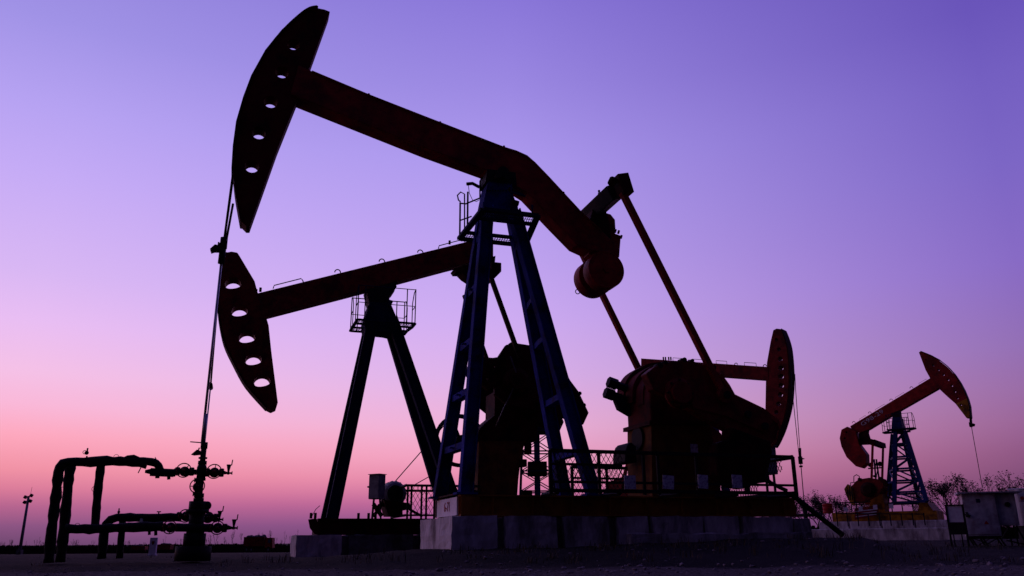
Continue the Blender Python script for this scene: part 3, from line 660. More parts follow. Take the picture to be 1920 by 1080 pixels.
# pipes
ip = thing('insulated_pipeline', 'tall black tar-wrapped pipe loop rising from the ground left of the wellhead', 'pipeline', F1.O, F1.th)
def pw(pts, rpx, yy=0., jit=.14, name='pipe_run'):
    q = [F1.P(a, b, yy) for a, b in pts]; mb = MB(); mb.pipe(q, rpx*F1.mpp(*pts[0], yy), 14, jit, .07); return mb
def elbow(pts, k=3):
    for _ in range(k):
        q = [pts[0]]
        for a, b in zip(pts, pts[1:]): q += [(a[0]*.75+b[0]*.25, a[1]*.75+b[1]*.25), (a[0]*.25+b[0]*.75, a[1]*.25+b[1]*.75)]
        pts = q+[pts[-1]]
    return pts
def leg_pipe(px0, py0, px1, py1, rpx, yy):
    a = F1.P(px1, py1, yy); b = F1.P(px0, py0, yy); b.z = min(b.z, -.02)
    return a, b
mb = pw([(91, 1056), (98, 990), (108, 900), (110, 885), (113, 876), (119, 869), (128, 866), (170, 866), (200, 864), (250, 866), (275, 870)], 10.2)
mb.obj('riser_pipe', M_INS, ip)
mb = MB(); mb.pipe([F1.P(a, b, .25) for a, b in ((113, 1054), (115, 1040), (120, 990), (129, 900), (133, 868))], 10.2*F1.mpp(114, 1052, .25), 14, .13, .07); mb.obj('riser_pipe', M_INS, ip)
mb = MB(); mb.pipe([F1.P(a, b, .05) for a, b in ((178, 990), (183, 925), (190, 866))], 8.6*F1.mpp(180, 980, 0), 14, .07, .06); mb.obj('riser_pipe', M_INS, ip)
mb = MB(); mb.pipe([F1.P(a, b) for a, b in ((232, 863), (240, 859), (250, 858), (258, 862))], 6*MPX, 12, .05, .04); mb.pipe([F1.P(a, b) for a, b in elbow([(255, 864), (290, 866), (298, 874), (300, 882)], 2)], 7.8*MPX, 12, .04, .05)
mb.tube(F1.P(272, 884), F1.P(282, 884), 3*MPX, 10, 5.5*MPX); mb.tube(F1.P(282, 885), F1.P(326, 887), 8*MPX, 14); mb.tube(F1.P(291, 895), F1.P(299, 895), 2*MPX); mb.tube(F1.P(316, 886), F1.P(316.5, 899), 3.2*MPX, 10); mb.tube(F1.P(265, 875), F1.P(259, 887), 1.1*MPX, 6)
mb.tube(F1.P(326, 886), F1.P(329, 886), 8.2*MPX, 14)
for x in (276, 281, 286, 291): mb.tube(F1.P(x, 862), F1.P(x+2, 862), 3*MPX, 8)
mb.tube(F1.P(292, 864), F1.P(291, 857), .8*MPX, 6); mb.obj('reducer', M_STEEL, ip)
mb = MB(); mb.tube(F1.P(162, 862), F1.P(163, 855), 1.5*MPX, 8); mb.ball(F1.P(162.5, 849), 4*MPX); mb.tube(F1.P(163, 849), F1.P(164.5, 840), 1.5*MPX, 8); mb.torus(F1.P(159, 848, -.03), (0, 1, .2), 3.4*MPX, .6*MPX, 14); mb.obj('air_valve', M_STEEL, ip)
mb = MB()
for x, y, r_ in ((118, 918, 5), (177, 917, 5), (145, 988-2, 5), (218, 857, 5)): MB().torus(F1.P(x, y, -.05), (.3, 1, .2), r_*MPX, .5*MPX, 16, 5).obj('tie_wire', M_STEEL, ip)
ip2 = thing('insulated_pipeline', 'low black wrapped pipe running along the ground from the tall loop to the wellhead', 'pipeline', F1.O, F1.th)
pw([(122, 992), (180, 992), (240, 989), (305, 987)], 9.8, -.1, .11).obj('pipe_run', M_INS, ip2)
pw([(190, 1048), (194, 1010), (196, 995), (199, 983), (207, 974), (220, 970), (265, 971), (300, 971), (340, 970)], 8.8, .45, .1).obj('pipe_run', M_INS, ip2)
mb = MB(); mb.pipe([F1.P(a, b, .45) for a, b in ((224, 1047), (227, 1010), (230, 975))], 6.5*MPX, 12, .06, .07); mb.obj('support_leg', M_INS, ip2)
mb = MB(); mb.tube(F1.P(222, 966, .45), F1.P(223.5, 953, .45), 1.8*MPX, 8, 1.2*MPX); mb.ball(F1.P(222.7, 960, .45), 2.8*MPX); mb.tube(F1.P(297, 967, .45), F1.P(298, 959, .45), 1.4*MPX); mb.tube(F1.P(294, 959.5, .45), F1.P(302, 959.5, .45), 1.1*MPX); mb.tube(F1.P(265, 975, .3), F1.P(265, 990, -.05), 3.6*MPX, 10); mb.tube(F1.P(280, 995, -.1), F1.P(280, 1003, -.1), 2.6*MPX, 10); mb.tube(F1.P(292, 995, -.1), F1.P(292, 1004, -.1), 3*MPX, 10)
mb.obj('drain_valve', M_STEEL, ip2)

# ================================================================== PUMP 2
D2 = 19.6; F2 = Fr(math.tan(math.atan((713-960)/1612))*D2, D2, 18); P2 = F2.P
r2 = thing('pumpjack', 'black pumpjack with straight beam and lowered head, behind the largest one on its left', 'pumpjack', F2.O, F2.th, 'pumpjacks')
z2c = P2(545, 1003, -.8).z; z2s = P2(600, 972, -.7).z; print('p2', z2c, z2s, F2.O)
out = [(424, 480), (434, 478), (445, 480), (449, 486), (477, 533), (482, 552), (498, 598), (503, 615), (508, 663), (520, 758), (517, 768), (508, 772), (500, 768), (462, 725), (438, 682), (421, 645), (412, 603), (410, 574), (413, 533), (418, 500)]
out = out[:12]+cr(out[12:])
def dhole(fr, px, py):
    c_ = fr.Q(px, py); mp = fr.mpp(px, py); q = []
    for i in range(24):
        an = 2*math.pi*i/24; x = 15.2*math.cos(an); z = 13.2*math.sin(an) if math.sin(an) > 0 else -9.5*abs(math.sin(an))**.6
        q.append((c_[0]+mp*(x*.97-z*.24), c_[1]+mp*(x*.24+z*.97)))
    return q
h2 = MB().prism(F2.poly(out), -.26, .26, [dhole(F2, x, y) for x, y in ((437, 538), (449, 589), (463, 638), (475, 679), (491, 719))]).obj('horsehead', M_REDO, r2, bevel=.01)
tr = cr([(424, 480), (418, 500), (413, 533), (410, 574), (412, 603), (421, 645), (438, 682), (462, 725), (500, 768)])
q = F2.poly(tr); MB().prism(F2.poly([(x-2, y) for x, y in tr])+F2.poly([(x+2, y-1) for x, y in tr])[::-1], -.26, .26).obj('cable_track', M_BLACKRED, h2)
b2 = MB().prism(F2.poly([(470, 553), (880, 452), (925, 441), (925, 481), (840, 502), (690, 542), (497, 592)], -.2), -.2, .2).obj('walking_beam', M_REDO, r2, bevel=.01)
mb = MB()
for x, y in ((633, 511), (716, 491), (788, 474), (870, 453)):
    m1 = MB(); lug(m1, P2(x, y, -.05), .07, .014); m1.obj('lifting_lug', M_STEEL, b2)
for x0_, y0_, x1_, y1_ in ((512, 541, 564, 529), (822, 466, 868, 455)):
    a, b = P2(x0_, y0_, -.15), P2(x1_, y1_, -.15); hgt = Vector((0, 0, .10)); mb.pipe([a, a+hgt*.8+Vector((.02, 0, 0)), b+hgt*.9, b+Vector((.04, 0, .05)), b+Vector((.06, 0, 0))], .013, 6)
for x, y in ((843, 458), (866, 452), (480, 550), (488, 547)): a = P2(x, y, -.1); mb.tube(a, a+Vector((0, 0, .1)), .03, 8)
mb.obj('hand_rail', M_STEEL, b2)
mb = MB(); mb.prism(F2.poly([(684, 548), (742, 533), (736, 552), (727, 560), (727, 575), (690, 575)]), -.25, .25)
for x, y in ((732, 545), (741, 537)): a = P2(x, y, -.25); mb.tube(a, a+Vector((0, .5, 0)), .04, 8)
mb.obj('saddle_bearing', M_STEEL, r2)
MB().prism(F2.poly([(690, 573), (728, 573), (735, 590), (744, 612), (738, 632), (720, 628), (700, 626), (682, 628), (680, 606)]), -.3, .3).obj('post_head', M_NAVY, r2)
mb = MB(); mb.prism(F2.poly([(689, 576), (695, 566), (697, 576)], -.3), -.35, -.25); mb.prism(F2.poly([(727, 562), (737, 565), (732, 576), (727, 574)], -.3), -.35, -.25); mb.obj('bracket', M_NAVY, r2)
for xt, yt, xb_, yb_ in ((697, 600, 618, 969), (731, 600, 848, 965)):
    for s_ in (-1, 1):
        a, b = P2(xt, yt, 0), P2(xb_, yb_, 0); t_ = (z2s-b.z)/(a.z-b.z); b = b+(a-b)*t_
        a.y = s_*.24; b.y = s_*.62
        MB().ibeam(a, b, .17, .26, .02).obj('leg', M_NAVY, r2)
zf = P2(720, 603, -.6).z; yn_, yf_ = -.62, .62
def ring_platform(fr, root, zf, xn0, xn1, xf0, xf1, yn_, yf_, dep, hr, mt):
    a, b, c_, d = fr.S(xn0, zf, yn_), fr.S(xn1, zf, yn_), fr.S(xf1, zf, yf_), fr.S(xf0, zf, yf_)
    mb = MB(); ai, bi = a+Vector((0, dep, 0)), b+Vector((0, dep, 0)); ci, di = c_-Vector((0, dep, 0)), d-Vector((0, dep, 0))
    for p_, q_ in ((a, b), (ai, bi), (c_, d), (ci, di), (a, ai), (b, bi), (c_, ci), (d, di), (ai, di), (bi, ci)): mb.bar(p_, q_, .04, .07, side=(0, 0, 1))
    pf = mb.obj('platform', mt, root); 
    for q4 in ((a, b, bi, ai), (di, ci, c_, d)): mb = MB(); grating(mb, q4, 22, .02); mb.bar(q4[0].lerp(q4[3], .5), q4[1].lerp(q4[2], .5), .01); mb.obj('grating', mt, pf)
    H = Vector((0, 0, hr))
    for p0, p1, p0i, p1i in ((a, b, ai, bi), (d, c_, di, ci)):
        mb = MB()
        for t_ in (0, .12, .85, 1): p_ = p0.lerp(p1, t_); mb.tube(p_, p_+H, .013, 6)
        mb.tube(p0+H, p1+H, .013, 6) if p0 is d else mb.tube(p0+H*.99, p1+H*.99, .010, 6)
        mb.tube(p0+H*.5, p1+H*.5, .009, 6)
        for q0, q1 in ((p0, p0i), (p1, p1i)): mb.pipe([q0+H, q0.lerp(q1, .5)+H*.95, q1+H*.7, q1], .012, 6); mb.tube(q0+H*.5, q1+H*.5, .011, 6)
        mb.obj('railing', mt, pf)
ring_platform(F2, r2, zf, 670, 778, 657, 757, -.62, .55, .38, .86, M_NAVY)
# tail end, equaliser
cE = Vector((P2(906, 500, 0).x, 0, P2(890, 525, 0).z))
MB().bar(cE+Vector((0, -1.2, 0)), cE+Vector((0, 1.2, 0)), .26, .24, side=(1, 0, 0)).obj('equalizer_beam', M_BLACKRED, r2, bevel=.02)
MB().prism(F2.poly([(848, 508), (925, 484), (922, 520), (880, 530), (868, 522), (860, 514), (852, 514)], 0), -.2, .2).obj('tail_bearing', M_BLACKRED, r2)
wp2 = P2(975, 672, -1.15)
for s_ in (-1, 1): MB().bar(Vector((P2(915, 505, -1.15).x, s_*1.15, P2(915, 505, -1.15).z)), Vector((wp2.x, s_*1.15, wp2.z)), .1, .10).obj('pitman', M_BLACKRED, r2)
c2a = [(870, 701), (880, 681), (904, 671), (929, 673), (945, 662), (947, 692), (940, 722), (913, 732), (900, 722), (880, 712)]
c2b = [(929, 675), (947, 648), (966, 645), (992, 649), (1021, 656), (1040, 668), (1067, 715), (1082, 735), (1101, 775), (1091, 797), (1070, 790), (1044, 780), (1000, 770), (950, 760), (925, 740), (928, 700)]
for s_ in (-1, 1):
    y0 = -.9 if s_ < 0 else .75
    hs = [circ(F2.Q(x, y, -.8), r_*.012, 10) for x, y, r_ in ((965, 735, 2.2), (1054, 767, 2))]
    MB().prism(F2.poly(c2b, -.8), y0, y0+.14, hs if s_ < 0 else []).obj('crank', M_BLACKRED, r2, bevel=.03)
    if s_ > 0: continue
    hs = [circ(F2.Q(x, y, -.8), r_*.016, 10) for x, y, r_ in ((925, 688, 2.2), (911, 711, 2.2))]
    MB().prism(F2.poly(c2a, -.8), y0, y0+.14, hs).obj('crank_counterweight', M_BLACKRED, r2)
MB().prism(F2.poly([(926, 735), (1000, 700), (1006, 800), (1003, 828), (892, 828), (896, 806), (908, 794), (925, 780)], -.3), -.4, .4, [circ(F2.Q(970, 785, -.3), .05, 14), circ(F2.Q(931, 775, -.3), .03, 10)]).obj('gearbox', M_BLACKRED, r2)
MB().prism(F2.poly([(896, 825), (985, 825), (976, 850), (970, 900), (966, 955), (893, 955)], -.3), -.4, .4).obj('gearbox_pedestal', M_ORGD, r2, bevel=.02)
mb = MB()
for x, y, w_, h_ in ((992, 840, 9, 22), (982, 868, 12, 14), (990, 930, 16, 22), (884, 900, 12, 50)): a = P2(x-w_/2, y+h_/2, -.5); b = P2(x+w_/2, y-h_/2, -.5); MB().box(a.x, b.x, -.52, -.3, a.z, b.z).obj('brake_box', M_BLACKRED, r2, bevel=.02)
MB().lathe(P2(968, 716, -.92), (0, -1, 0), [(0, .34), (.06, .34), (.08, .2), (.16, .2)], 24).obj('crank_hub', M_BLACKRED, r2)
MB().lathe(P2(1062, 760, -.92), (0, -1, 0), [(0, .16), (.1, .16)], 12).obj('wrist_pin', M_STEEL, r2)
for x, y in ((1021, 655), (1052, 690), (1086, 738), (958, 646), (1094, 760)): p_ = P2(x, y, -.9); MB().tube(p_+Vector((0, -.05, 0)), p_+Vector((0, .1, 0)), .05, 8).obj('clamp_bolt', M_STEEL, r2)
MB().pipe([P2(957, 668, -1.0), P2(968, 700, -1.0), P2(962, 730, -1.0), P2(945, 765, -1.0), P2(930, 800, -1.0)], .018, 6).obj('brake_cable', M_WIRE, r2)
c_ = P2(862, 826, .55); rr = 45*F2.mpp(862, 826, .55)
mb = MB(); mb.torus(c_, (0, 1, 0), rr, .045, 36, 6); mb.torus(c_+Vector((0, -.1, 0)), (0, 1, 0), rr-.02, .03, 36, 6); mb.torus(c_+Vector((0, .1, 0)), (0, 1, 0), rr-.02, .03, 36, 6)
for k in range(4): an = .4+math.pi/2*k; mb.bar(c_, c_+Vector((math.cos(an), 0, math.sin(an)))*rr, .05, .1)
mb.tube(c_-Vector((0, .2, 0)), c_+Vector((0, .2, 0)), .12, 16); pul = mb.obj('drive_pulley', M_STEEL, r2)
mcent = P2(742, 925, .55)
for a, b in (((738, 906), (835, 795)), ((772, 912), (850, 868))): MB().bar(P2(*a, .55), P2(*b, .55), .07, .018).obj('drive_belt', M_TYRE, r2)
# motor, slide rails (part of the machine)
mr_ = 23*F2.mpp(741, 925, -.1); c_ = P2(741, 925, -.1)
mb = MB(); mb.lathe(c_, (0, 1, 0), [(0, mr_*.55), (.02, mr_*.72), (.06, mr_*.95), (.12, mr_), (.5, mr_), (.62, mr_*.85)], 28)
for k in range(18): an = 2*math.pi*k/18; d = Vector((math.cos(an), 0, math.sin(an))); mb.bar(c_+d*mr_*1.02+Vector((0, .14, 0)), c_+d*mr_*1.02+Vector((0, .48, 0)), .012, .03, side=d)
mo = mb.obj('electric_motor', M_GREY, r2); MB().tube(c_+Vector((0, -.012, 0)), c_+Vector((0, -.001, 0)), mr_*.66, 24).obj('fan_cover', M_STEEL, mo); MB().tube(P2(742, 925, .52), P2(742, 925, .62), .12, 20).obj('motor_sheave', M_STEEL, mo)
zb_ = z2s
mb = MB(); mb.prism(F2.poly([(717, 938), (765, 944), (768, 955), (752, 958), (752, 968), (726, 968), (722, 955)], 0), -.2, .5); mb.pipe([P2(700, 969, 0), P2(716, 945, 0), P2(722, 930, 0)], .04); mb.pipe([P2(704, 958, 0), P2(710, 947, 0), P2(722, 948, 0)], .03); mb.pipe([P2(700, 945, .1), P2(716, 968, .1)], .05); mb.pipe([P2(760, 950, 0), P2(780, 962, 0), P2(792, 968, 0)], .03); mb.obj('motor_mount', M_BLACKRED, r2)
# skid 2
x20 = P2(598, 985, -.7).x; x21 = x20+7.2
mb = MB()
for yy in (-.62, .62): mb.box(x20, x21, yy-.09, yy+.09, z2s-.03, z2s); mb.box(x20, x21, yy-.09, yy+.09, z2c+.003, z2c+.03); mb.box(x20, x21, yy-.01, yy+.01, z2c+.031, z2s-.031)
for k in range(8): mb.box(x20+k*.95+.1, x20+k*.95+.2, -.6, .6, z2c+.032, z2s-.032)
mb.box(x20-.02, x20-.001, -.72, .72, z2c+.003, z2s); sk2 = mb.obj('skid', M_BLACKRED, r2)
mb = MB(); mb.prism(F2.poly([(578, 974), (592, 972), (600, 990), (600, 1003), (590, 1002), (581, 990)], -.6), -.66, -.56)
for x in (583, 591, 672, 691, 704): a = P2(x, 970, -.6); a.z = z2s; MB().tube(a, a+Vector((0, 0, .12)), .03, 8).obj('anchor_bolt', M_BLACKRED, sk2)
mb.obj('anchor_bracket', M_BLACKRED, sk2)
MB().pipe([P2(585, 968, -.5), P2(592, 955, -.5), P2(600, 948, -.5)], .008, 5).obj('earth_wire', M_WIRE, sk2)
for s_ in (-1, 1):
    a = P2(411, 600, 0); MB().pipe([P2(413, 533, 0)+Vector((-.02, s_*.16, 0)), P2(410, 574, 0)+Vector((-.03, s_*.16, 0)), Vector((a.x-.04, s_*.16, a.z-1.5))], .014, 6).obj('bridle_cable', M_STEEL, r2)
a = P2(411, 600, 0); mb = MB(); mb.tube((a.x-.04, -.25, a.z-1.55), (a.x-.04, .25, a.z-1.55), .05, 10); mb.obj('carrier_bar', M_STEEL, r2)
MB().tube((a.x-.04, 0, a.z-1.5), (a.x-.04, 0, .0), .016, 8).obj('polished_rod', M_ROD, r2)
c2 = thing('concrete_foundation', 'dark concrete foundation under the black pumpjack behind on the left', 'foundation', F2.O, F2.th)
xc = P2(555, 1020, -.85).x
for i, (a, b) in enumerate(((0, .95), (1.12, 2.5), (2.75, 4.6), (4.8, 6.6), (6.75, 8.2))):
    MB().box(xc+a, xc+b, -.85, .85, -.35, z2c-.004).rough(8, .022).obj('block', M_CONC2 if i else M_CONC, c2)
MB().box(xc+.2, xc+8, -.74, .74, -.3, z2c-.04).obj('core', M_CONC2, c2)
# pale meter cabinet on a pole beside the motor
mcb = thing('meter_cabinet', 'white metal meter cabinet on a leaning post beside the electric motor', 'cabinet', F2.w((P2(705, 950, -.3).x, -.3, z2s)), R(-30))
a, b = P2(705, 936, -.3).z-z2s, P2(705, 890, -.3).z-z2s
MB().box(-.15, .15, -.10, .12, a, b).obj('cabinet_body', M_GREY, mcb, bevel=.008); MB().box(-.14, .14, -.113, -.101, a+.02, b-.02).obj('door', M_GREY, mcb); MB().box(-.17, .17, -.13, .14, b+.001, b+.012).obj('roof', M_GREY, mcb)
mb = MB(); mb.bar((-.1, 0, 0), (-.07, 0, a-.002), .035); mb.bar((.15, 0, 0), (.1, 0, a-.002), .03); mb.obj('stand', M_STEEL, mcb)
MB().tube((-.155, -.10, (a+b)/2), (-.155, -.13, (a+b)/2), .02, 8).obj('latch', M_STEEL, mcb)
# railing beside pump 2's motor
g2 = thing('guard_railing', 'short black railing panel with diamond mesh between motor and blue leg', 'railing', F2.O, F2.th)
ya = -.9; zt = P2(763, 910, ya).z; zb = P2(763, 966, ya).z; sa, sb_ = F2.S(762, zt, ya).x, F2.S(900, zt, ya).x
mb = MB(); mb.bar((sa, ya, zt), (sb_, ya, zt), .06, .05); zm = P2(763, 920, ya).z; mb.bar((sa-.02, ya, zm), (sb_, ya, zm), .05, .05); mb.bar((sa, ya, zb), (sb_, ya, zb), .05, .04)
for px in (765, 772, 791, 800, 815, 870): x = F2.S(px, zt, ya).x; mb.bar((x, ya, z2s-.04), (x, ya, zt), .04, .04)
mb.bar((sa, ya, zt), (sa, .9, zt), .05, .05); mb.bar((sa, .9, z2s-.04), (sa, .9, zt), .04, .04); mb.bar((sa, ya, zb), (sa, .9, zb), .04, .04)
mb.obj('frame', M_STEEL, g2); mb = MB(); mesh_panel(mb, (sa, ya), (sb_, ya), zb, zt, .10, .004); mb.obj('mesh_panel', M_STEEL, g2)

# ================================================================== PUMP 3
F3 = Fr(5.87, 25.4, -38); P3 = F3.P
r3 = thing('pumpjack', 'pumpjack with level beam and head on the right, seen behind the largest one\'s gearbox', 'pumpjack', F3.O, F3.th, 'pumpjacks')
out = cr([(1464, 617), (1470, 634), (1475, 655), (1478, 691), (1478, 726), (1474, 763), (1464, 800), (1453, 826), (1446, 838)])+[(1437, 800), (1435, 771), (1436, 716), (1438, 680), (1445, 640), (1450, 619), (1456, 616)]
hs = [hole_at(F3, x, y, r_, 12) for x, y, r_ in ((1459, 637, 2.4), (1463, 655, 3.4), (1467, 673, 4.0), (1468, 690, 4.4), (1469, 706, 4.4), (1469, 723, 4.4), (1467, 740, 4.2), (1464, 757, 4.0), (1460, 773, 3.6))]
hs = [circ(F3.Q(x-3.5, y, -.17), (r_+.9)*F3.mpp(x, y), 12) for x, y, r_ in ((1459, 637, 2.4), (1464, 655, 3.0), (1466, 673, 3.8), (1467.5, 690, 4.0), (1468, 706, 4.1), (1468, 723, 4.1), (1466.5, 740, 4.0), (1463, 757, 3.6), (1459, 773, 3.2))]
h3 = MB().prism(F3.poly(out, -.17), -.17, .17, hs).obj('horsehead', M_REDO, r3)
tr = cr([(1464, 616), (1471, 634), (1476, 655), (1479, 691), (1479, 726), (1475, 763), (1465, 800), (1454, 826), (1447, 838)])
MB().prism(F3.poly(tr, -.2)+F3.poly([(x+1.5, y) for x, y in tr], -.2)[::-1], -.2, .2).obj('cable_track', M_BLACKRED, h3)
b3 = MB().prism(F3.poly([(1202, 672), (1440, 688), (1440, 712), (1330, 704), (1202, 694)], -.18), -.18, .18).obj('walking_beam', M_REDO, r3)
mb = MB()
for x, y in ((1292, 678), (1329, 681), (1380, 684), (1434, 687)): lug(mb, P3(x, y, -.1), .05, .012)
for x0_, x1_ in ((1262, 1280), (1300, 1318), (1343, 1363), (1396, 1418)):
    a, b = P3(x0_, 672+(x0_-1202)*.067, -.15), P3(x1_, 672+(x1_-1202)*.067, -.15); mb.pipe([a, a+Vector((0, 0, .09)), b+Vector((0, 0, .09)), b], .009, 5)
for x in (1244, 1248, 1254, 1258): a = P3(x, 675, 0); mb.tube(a, a+Vector((0, 0, .1)), .025, 6)
mb.obj('hand_rail', M_STEEL, b3)
# supporting post of pump 3
top3 = P3(1318, 708, 0)
for px, s_ in ((1334, -1), (1372, 1)):
    b = F3.S(px, .75, s_*.6); a = Vector((top3.x, s_*.2, top3.z)); MB().ibeam(a, b, .16, .2).obj('leg', M_BLUE, r3)
for s_ in (-1, 1): a = Vector((top3.x, s_*.2, top3.z)); MB().ibeam(a, Vector((top3.x-1.1, s_*.6, .75)), .16, .2).obj('leg', M_BLUE, r3)
MB().box(top3.x-.25, top3.x+.25, -.3, .3, top3.z-.25, top3.z+.12).obj('saddle_bearing', M_STEEL, r3)
MB().box(top3.x-3.6, top3.x+1.9, -.7, .7, .45, .75).obj('skid', M_ORG, r3)
mb = MB(); mb.box(top3.x-3.4, top3.x-2.4, -.4, .4, .76, 1.9); mb.obj('gearbox', M_REDO, r3, bevel=.1)
for s_ in (-1, 1):
    MB().prism(smooth([(top3.x-2.3, 1.2), (top3.x-2.1, 2.2), (top3.x-3.2, 2.1), (top3.x-3.6, 1.2)], 2), s_*.6-.1, s_*.6+.1).obj('crank_counterweight', M_REDO, r3)
    MB().bar((top3.x-2.7, s_*.75, 1.8), (P3(1250, 690, 0).x, s_*.75, P3(1212, 694, 0).z-.12), .09, .08).obj('pitman', M_RED, r3)
zE3 = P3(1212, 694, 0).z-.09
MB().bar((P3(1250, 690, 0).x, -.8, zE3), (P3(1250, 690, 0).x, .8, zE3), .2, .2, side=(1, 0, 0)).obj('equalizer_beam', M_REDO, r3)
for s_ in (-1, 1):
    q = [P3(1485, 700, 0)+Vector((.03, s_*.15, 0)), P3(1487, 728, 0)+Vector((.02, s_*.15, 0)), P3(1500, 862, 0)+Vector((0, s_*.05, 0))]; MB().pipe(q, .011, 6).obj('bridle_cable', M_WIRE, r3)
mb = MB(); mb.tube(P3(1500, 856, 0), P3(1501.5, 870, 0), .06, 10); mb.tube(P3(1500, 840, 0), P3(1500.5, 858, 0), .035, 8); mb.prism(F3.poly([(1500, 857), (1509, 860), (1500, 863)]), -.03, .03); mb.tube(P3(1501.5, 873, 0), P3(1502, 876, 0), .05, 10); mb.obj('carrier_bar', M_STEEL, r3)
a, b = P3(1501.5, 870, 0), P3(1508, 945, 0); MB().tube(a, b, .013, 8).obj('polished_rod', M_WIRE, r3)
w3 = thing('wellhead', 'small dark wellhead with thin pipes beside the leaning pipe', 'wellhead', F3.w((b.x, 0, .2)), F3.th)
mb = MB(); zz = b.z-.2; mb.tube((0, 0, 0), (0, 0, zz), .06, 10); mb.tube((0, 0, zz-.12), (0, 0, zz-.05), .11, 10); mb.tube((-.35, 0, zz-.3), (.45, 0, zz-.3), .045, 8); mb.pipe([(-.05, -.05, zz-.1), (-.12, -.05, zz+.04), (-.2, -.05, zz+.02), (-.28, -.05, zz-.3)], .02, 6); mb.obj('casing_head', M_STEEL, w3)
mb = MB(); mb.torus((.25, -.15, zz-.3), (0, 1, 0), .11, .012, 18); mb.bar((.14, -.15, zz-.3), (.36, -.15, zz-.3), .015); mb.obj('handwheel', M_STEEL, w3)

# ================================================================== PUMP 4
D4 = 35.0; F4 = Fr((1688-960)/1612*D4*1.0, D4, -36); P4 = F4.P
r4 = thing('pumpjack', 'distant red pumpjack numbered G98-29 with yellow-tipped head and blue lattice tower', 'pumpjack', F4.O, F4.th, 'pumpjacks')
out = [(1724.5, 662), (1727, 660.5), (1731, 662), (1746, 668), (1762, 677), (1776, 688), (1789, 702), (1800, 718), (1808, 733), (1814, 748), (1793, 758), (1777, 744), (1760, 728), (1748, 715), (1737, 695)]
hol = [(1738.7, 676, 1.6), (1752, 686, 2.3), (1762, 694.5, 2.4), (1771.5, 703.5, 2.5), (1780, 713, 2.5), (1787, 724, 2.5), (1793, 735, 2.4), (1797.5, 747.5, 2.2)]
h4 = MB().prism(F4.poly(out), -.18, .18, [[(a-.02, b_) for a, b_ in hole_at(F4, *h, 10)] for h in hol]).obj('horsehead', M_RED, r4)
MB().prism(F4.poly([(1793, 758), (1814, 748), (1818, 762), (1820, 784), (1813, 784)]), -.18, .18, [hole_at(F4, 1803, 760, 2.2, 10)]).obj('yellow_tip', M_YEL, h4)
tr = [(1727, 660), (1746, 667.5), (1762, 676), (1776, 687), (1789, 701), (1800, 717), (1808, 732), (1814.5, 748), (1818.5, 762), (1820.5, 784)]
MB().prism(F4.poly(tr)+F4.poly([(x+1.5, y-.5) for x, y in tr])[::-1], -.22, .22).obj('cable_track', M_STEEL, h4)
b4 = MB().prism(F4.poly([(1594, 799), (1744, 709), (1760, 728), (1690, 768), (1629, 805), (1612, 811), (1598, 808)], -.17), -.17, .17).obj('walking_beam', M_RED, r4, bevel=.01)
a, b = F4.P(1615, 796.5, -.18), F4.P(1655.5, 770.5, -.18); an = math.atan2(b.z-a.z, b.x-a.x); m_ = (a+b)/2
tx = text('G98-29', .235, M_TEXT, b4, (m_.x, -.176, m_.z), (R(90), -an, 0)); tx.scale = ((b-a).length/(max(v.co.x for v in tx.data.vertices)-min(v.co.x for v in tx.data.vertices)), 1, 1)
mb = MB()
for x, y in ((1601, 793), (1631, 775), (1671, 751), (1709, 728)): lug(mb, P4(x, y, -.1), .06, .012)
for x0_, x1_ in ((1612, 1624), (1642, 1660), (1680, 1696), (1724, 1738)):
    f_ = lambda x: 799-(x-1594)*.6; a, b = P4(x0_, f_(x0_), -.12), P4(x1_, f_(x1_), -.12); mb.pipe([a-Vector((0, 0, .05)), a+Vector((-.02, 0, .05)), b+Vector((-.02, 0, .05)), b-Vector((0, 0, .05))], .007, 5)
mb.obj('hand_rail', M_STEEL, b4)
tw = [(1592, 801), (1608, 811), (1614, 834.5), (1627, 852), (1627.5, 869.5), (1618, 878), (1608, 875), (1590.6, 858), (1581, 838), (1577.7, 823), (1581, 807)]
MB().prism(F4.poly(tw), -.3, .3, [circ(F4.Q(1590.5, 811.5), .045, 10), circ(F4.Q(1588, 823), .045, 10)]).obj('tail_counterweight', M_RED, r4, bevel=.02)
mb = MB(); mb.prism(F4.poly([(1612, 804), (1629, 805), (1628, 812), (1631, 822), (1640, 825), (1641, 833), (1612, 834)]), -.14, .14, [circ(F4.Q(1613.5, 819.5), .001, 3)] if 0 else []); mb.obj('tail_bearing', M_BLACKRED, r4)
zE = P4(1636, 829, -.9)
MB().bar((zE.x, -.95, zE.z), (zE.x, .95, zE.z), .22, .2, side=(1, 0, 0)).obj('equalizer_beam', M_BLACKRED, r4)
for s_ in (-1, 1): MB().bar((zE.x, s_*.9, zE.z-.05), (P4(1634, 905, -.9).x, s_*.9, P4(1634, 905, -.9).z), .08, .08).obj('pitman', M_RED, r4)
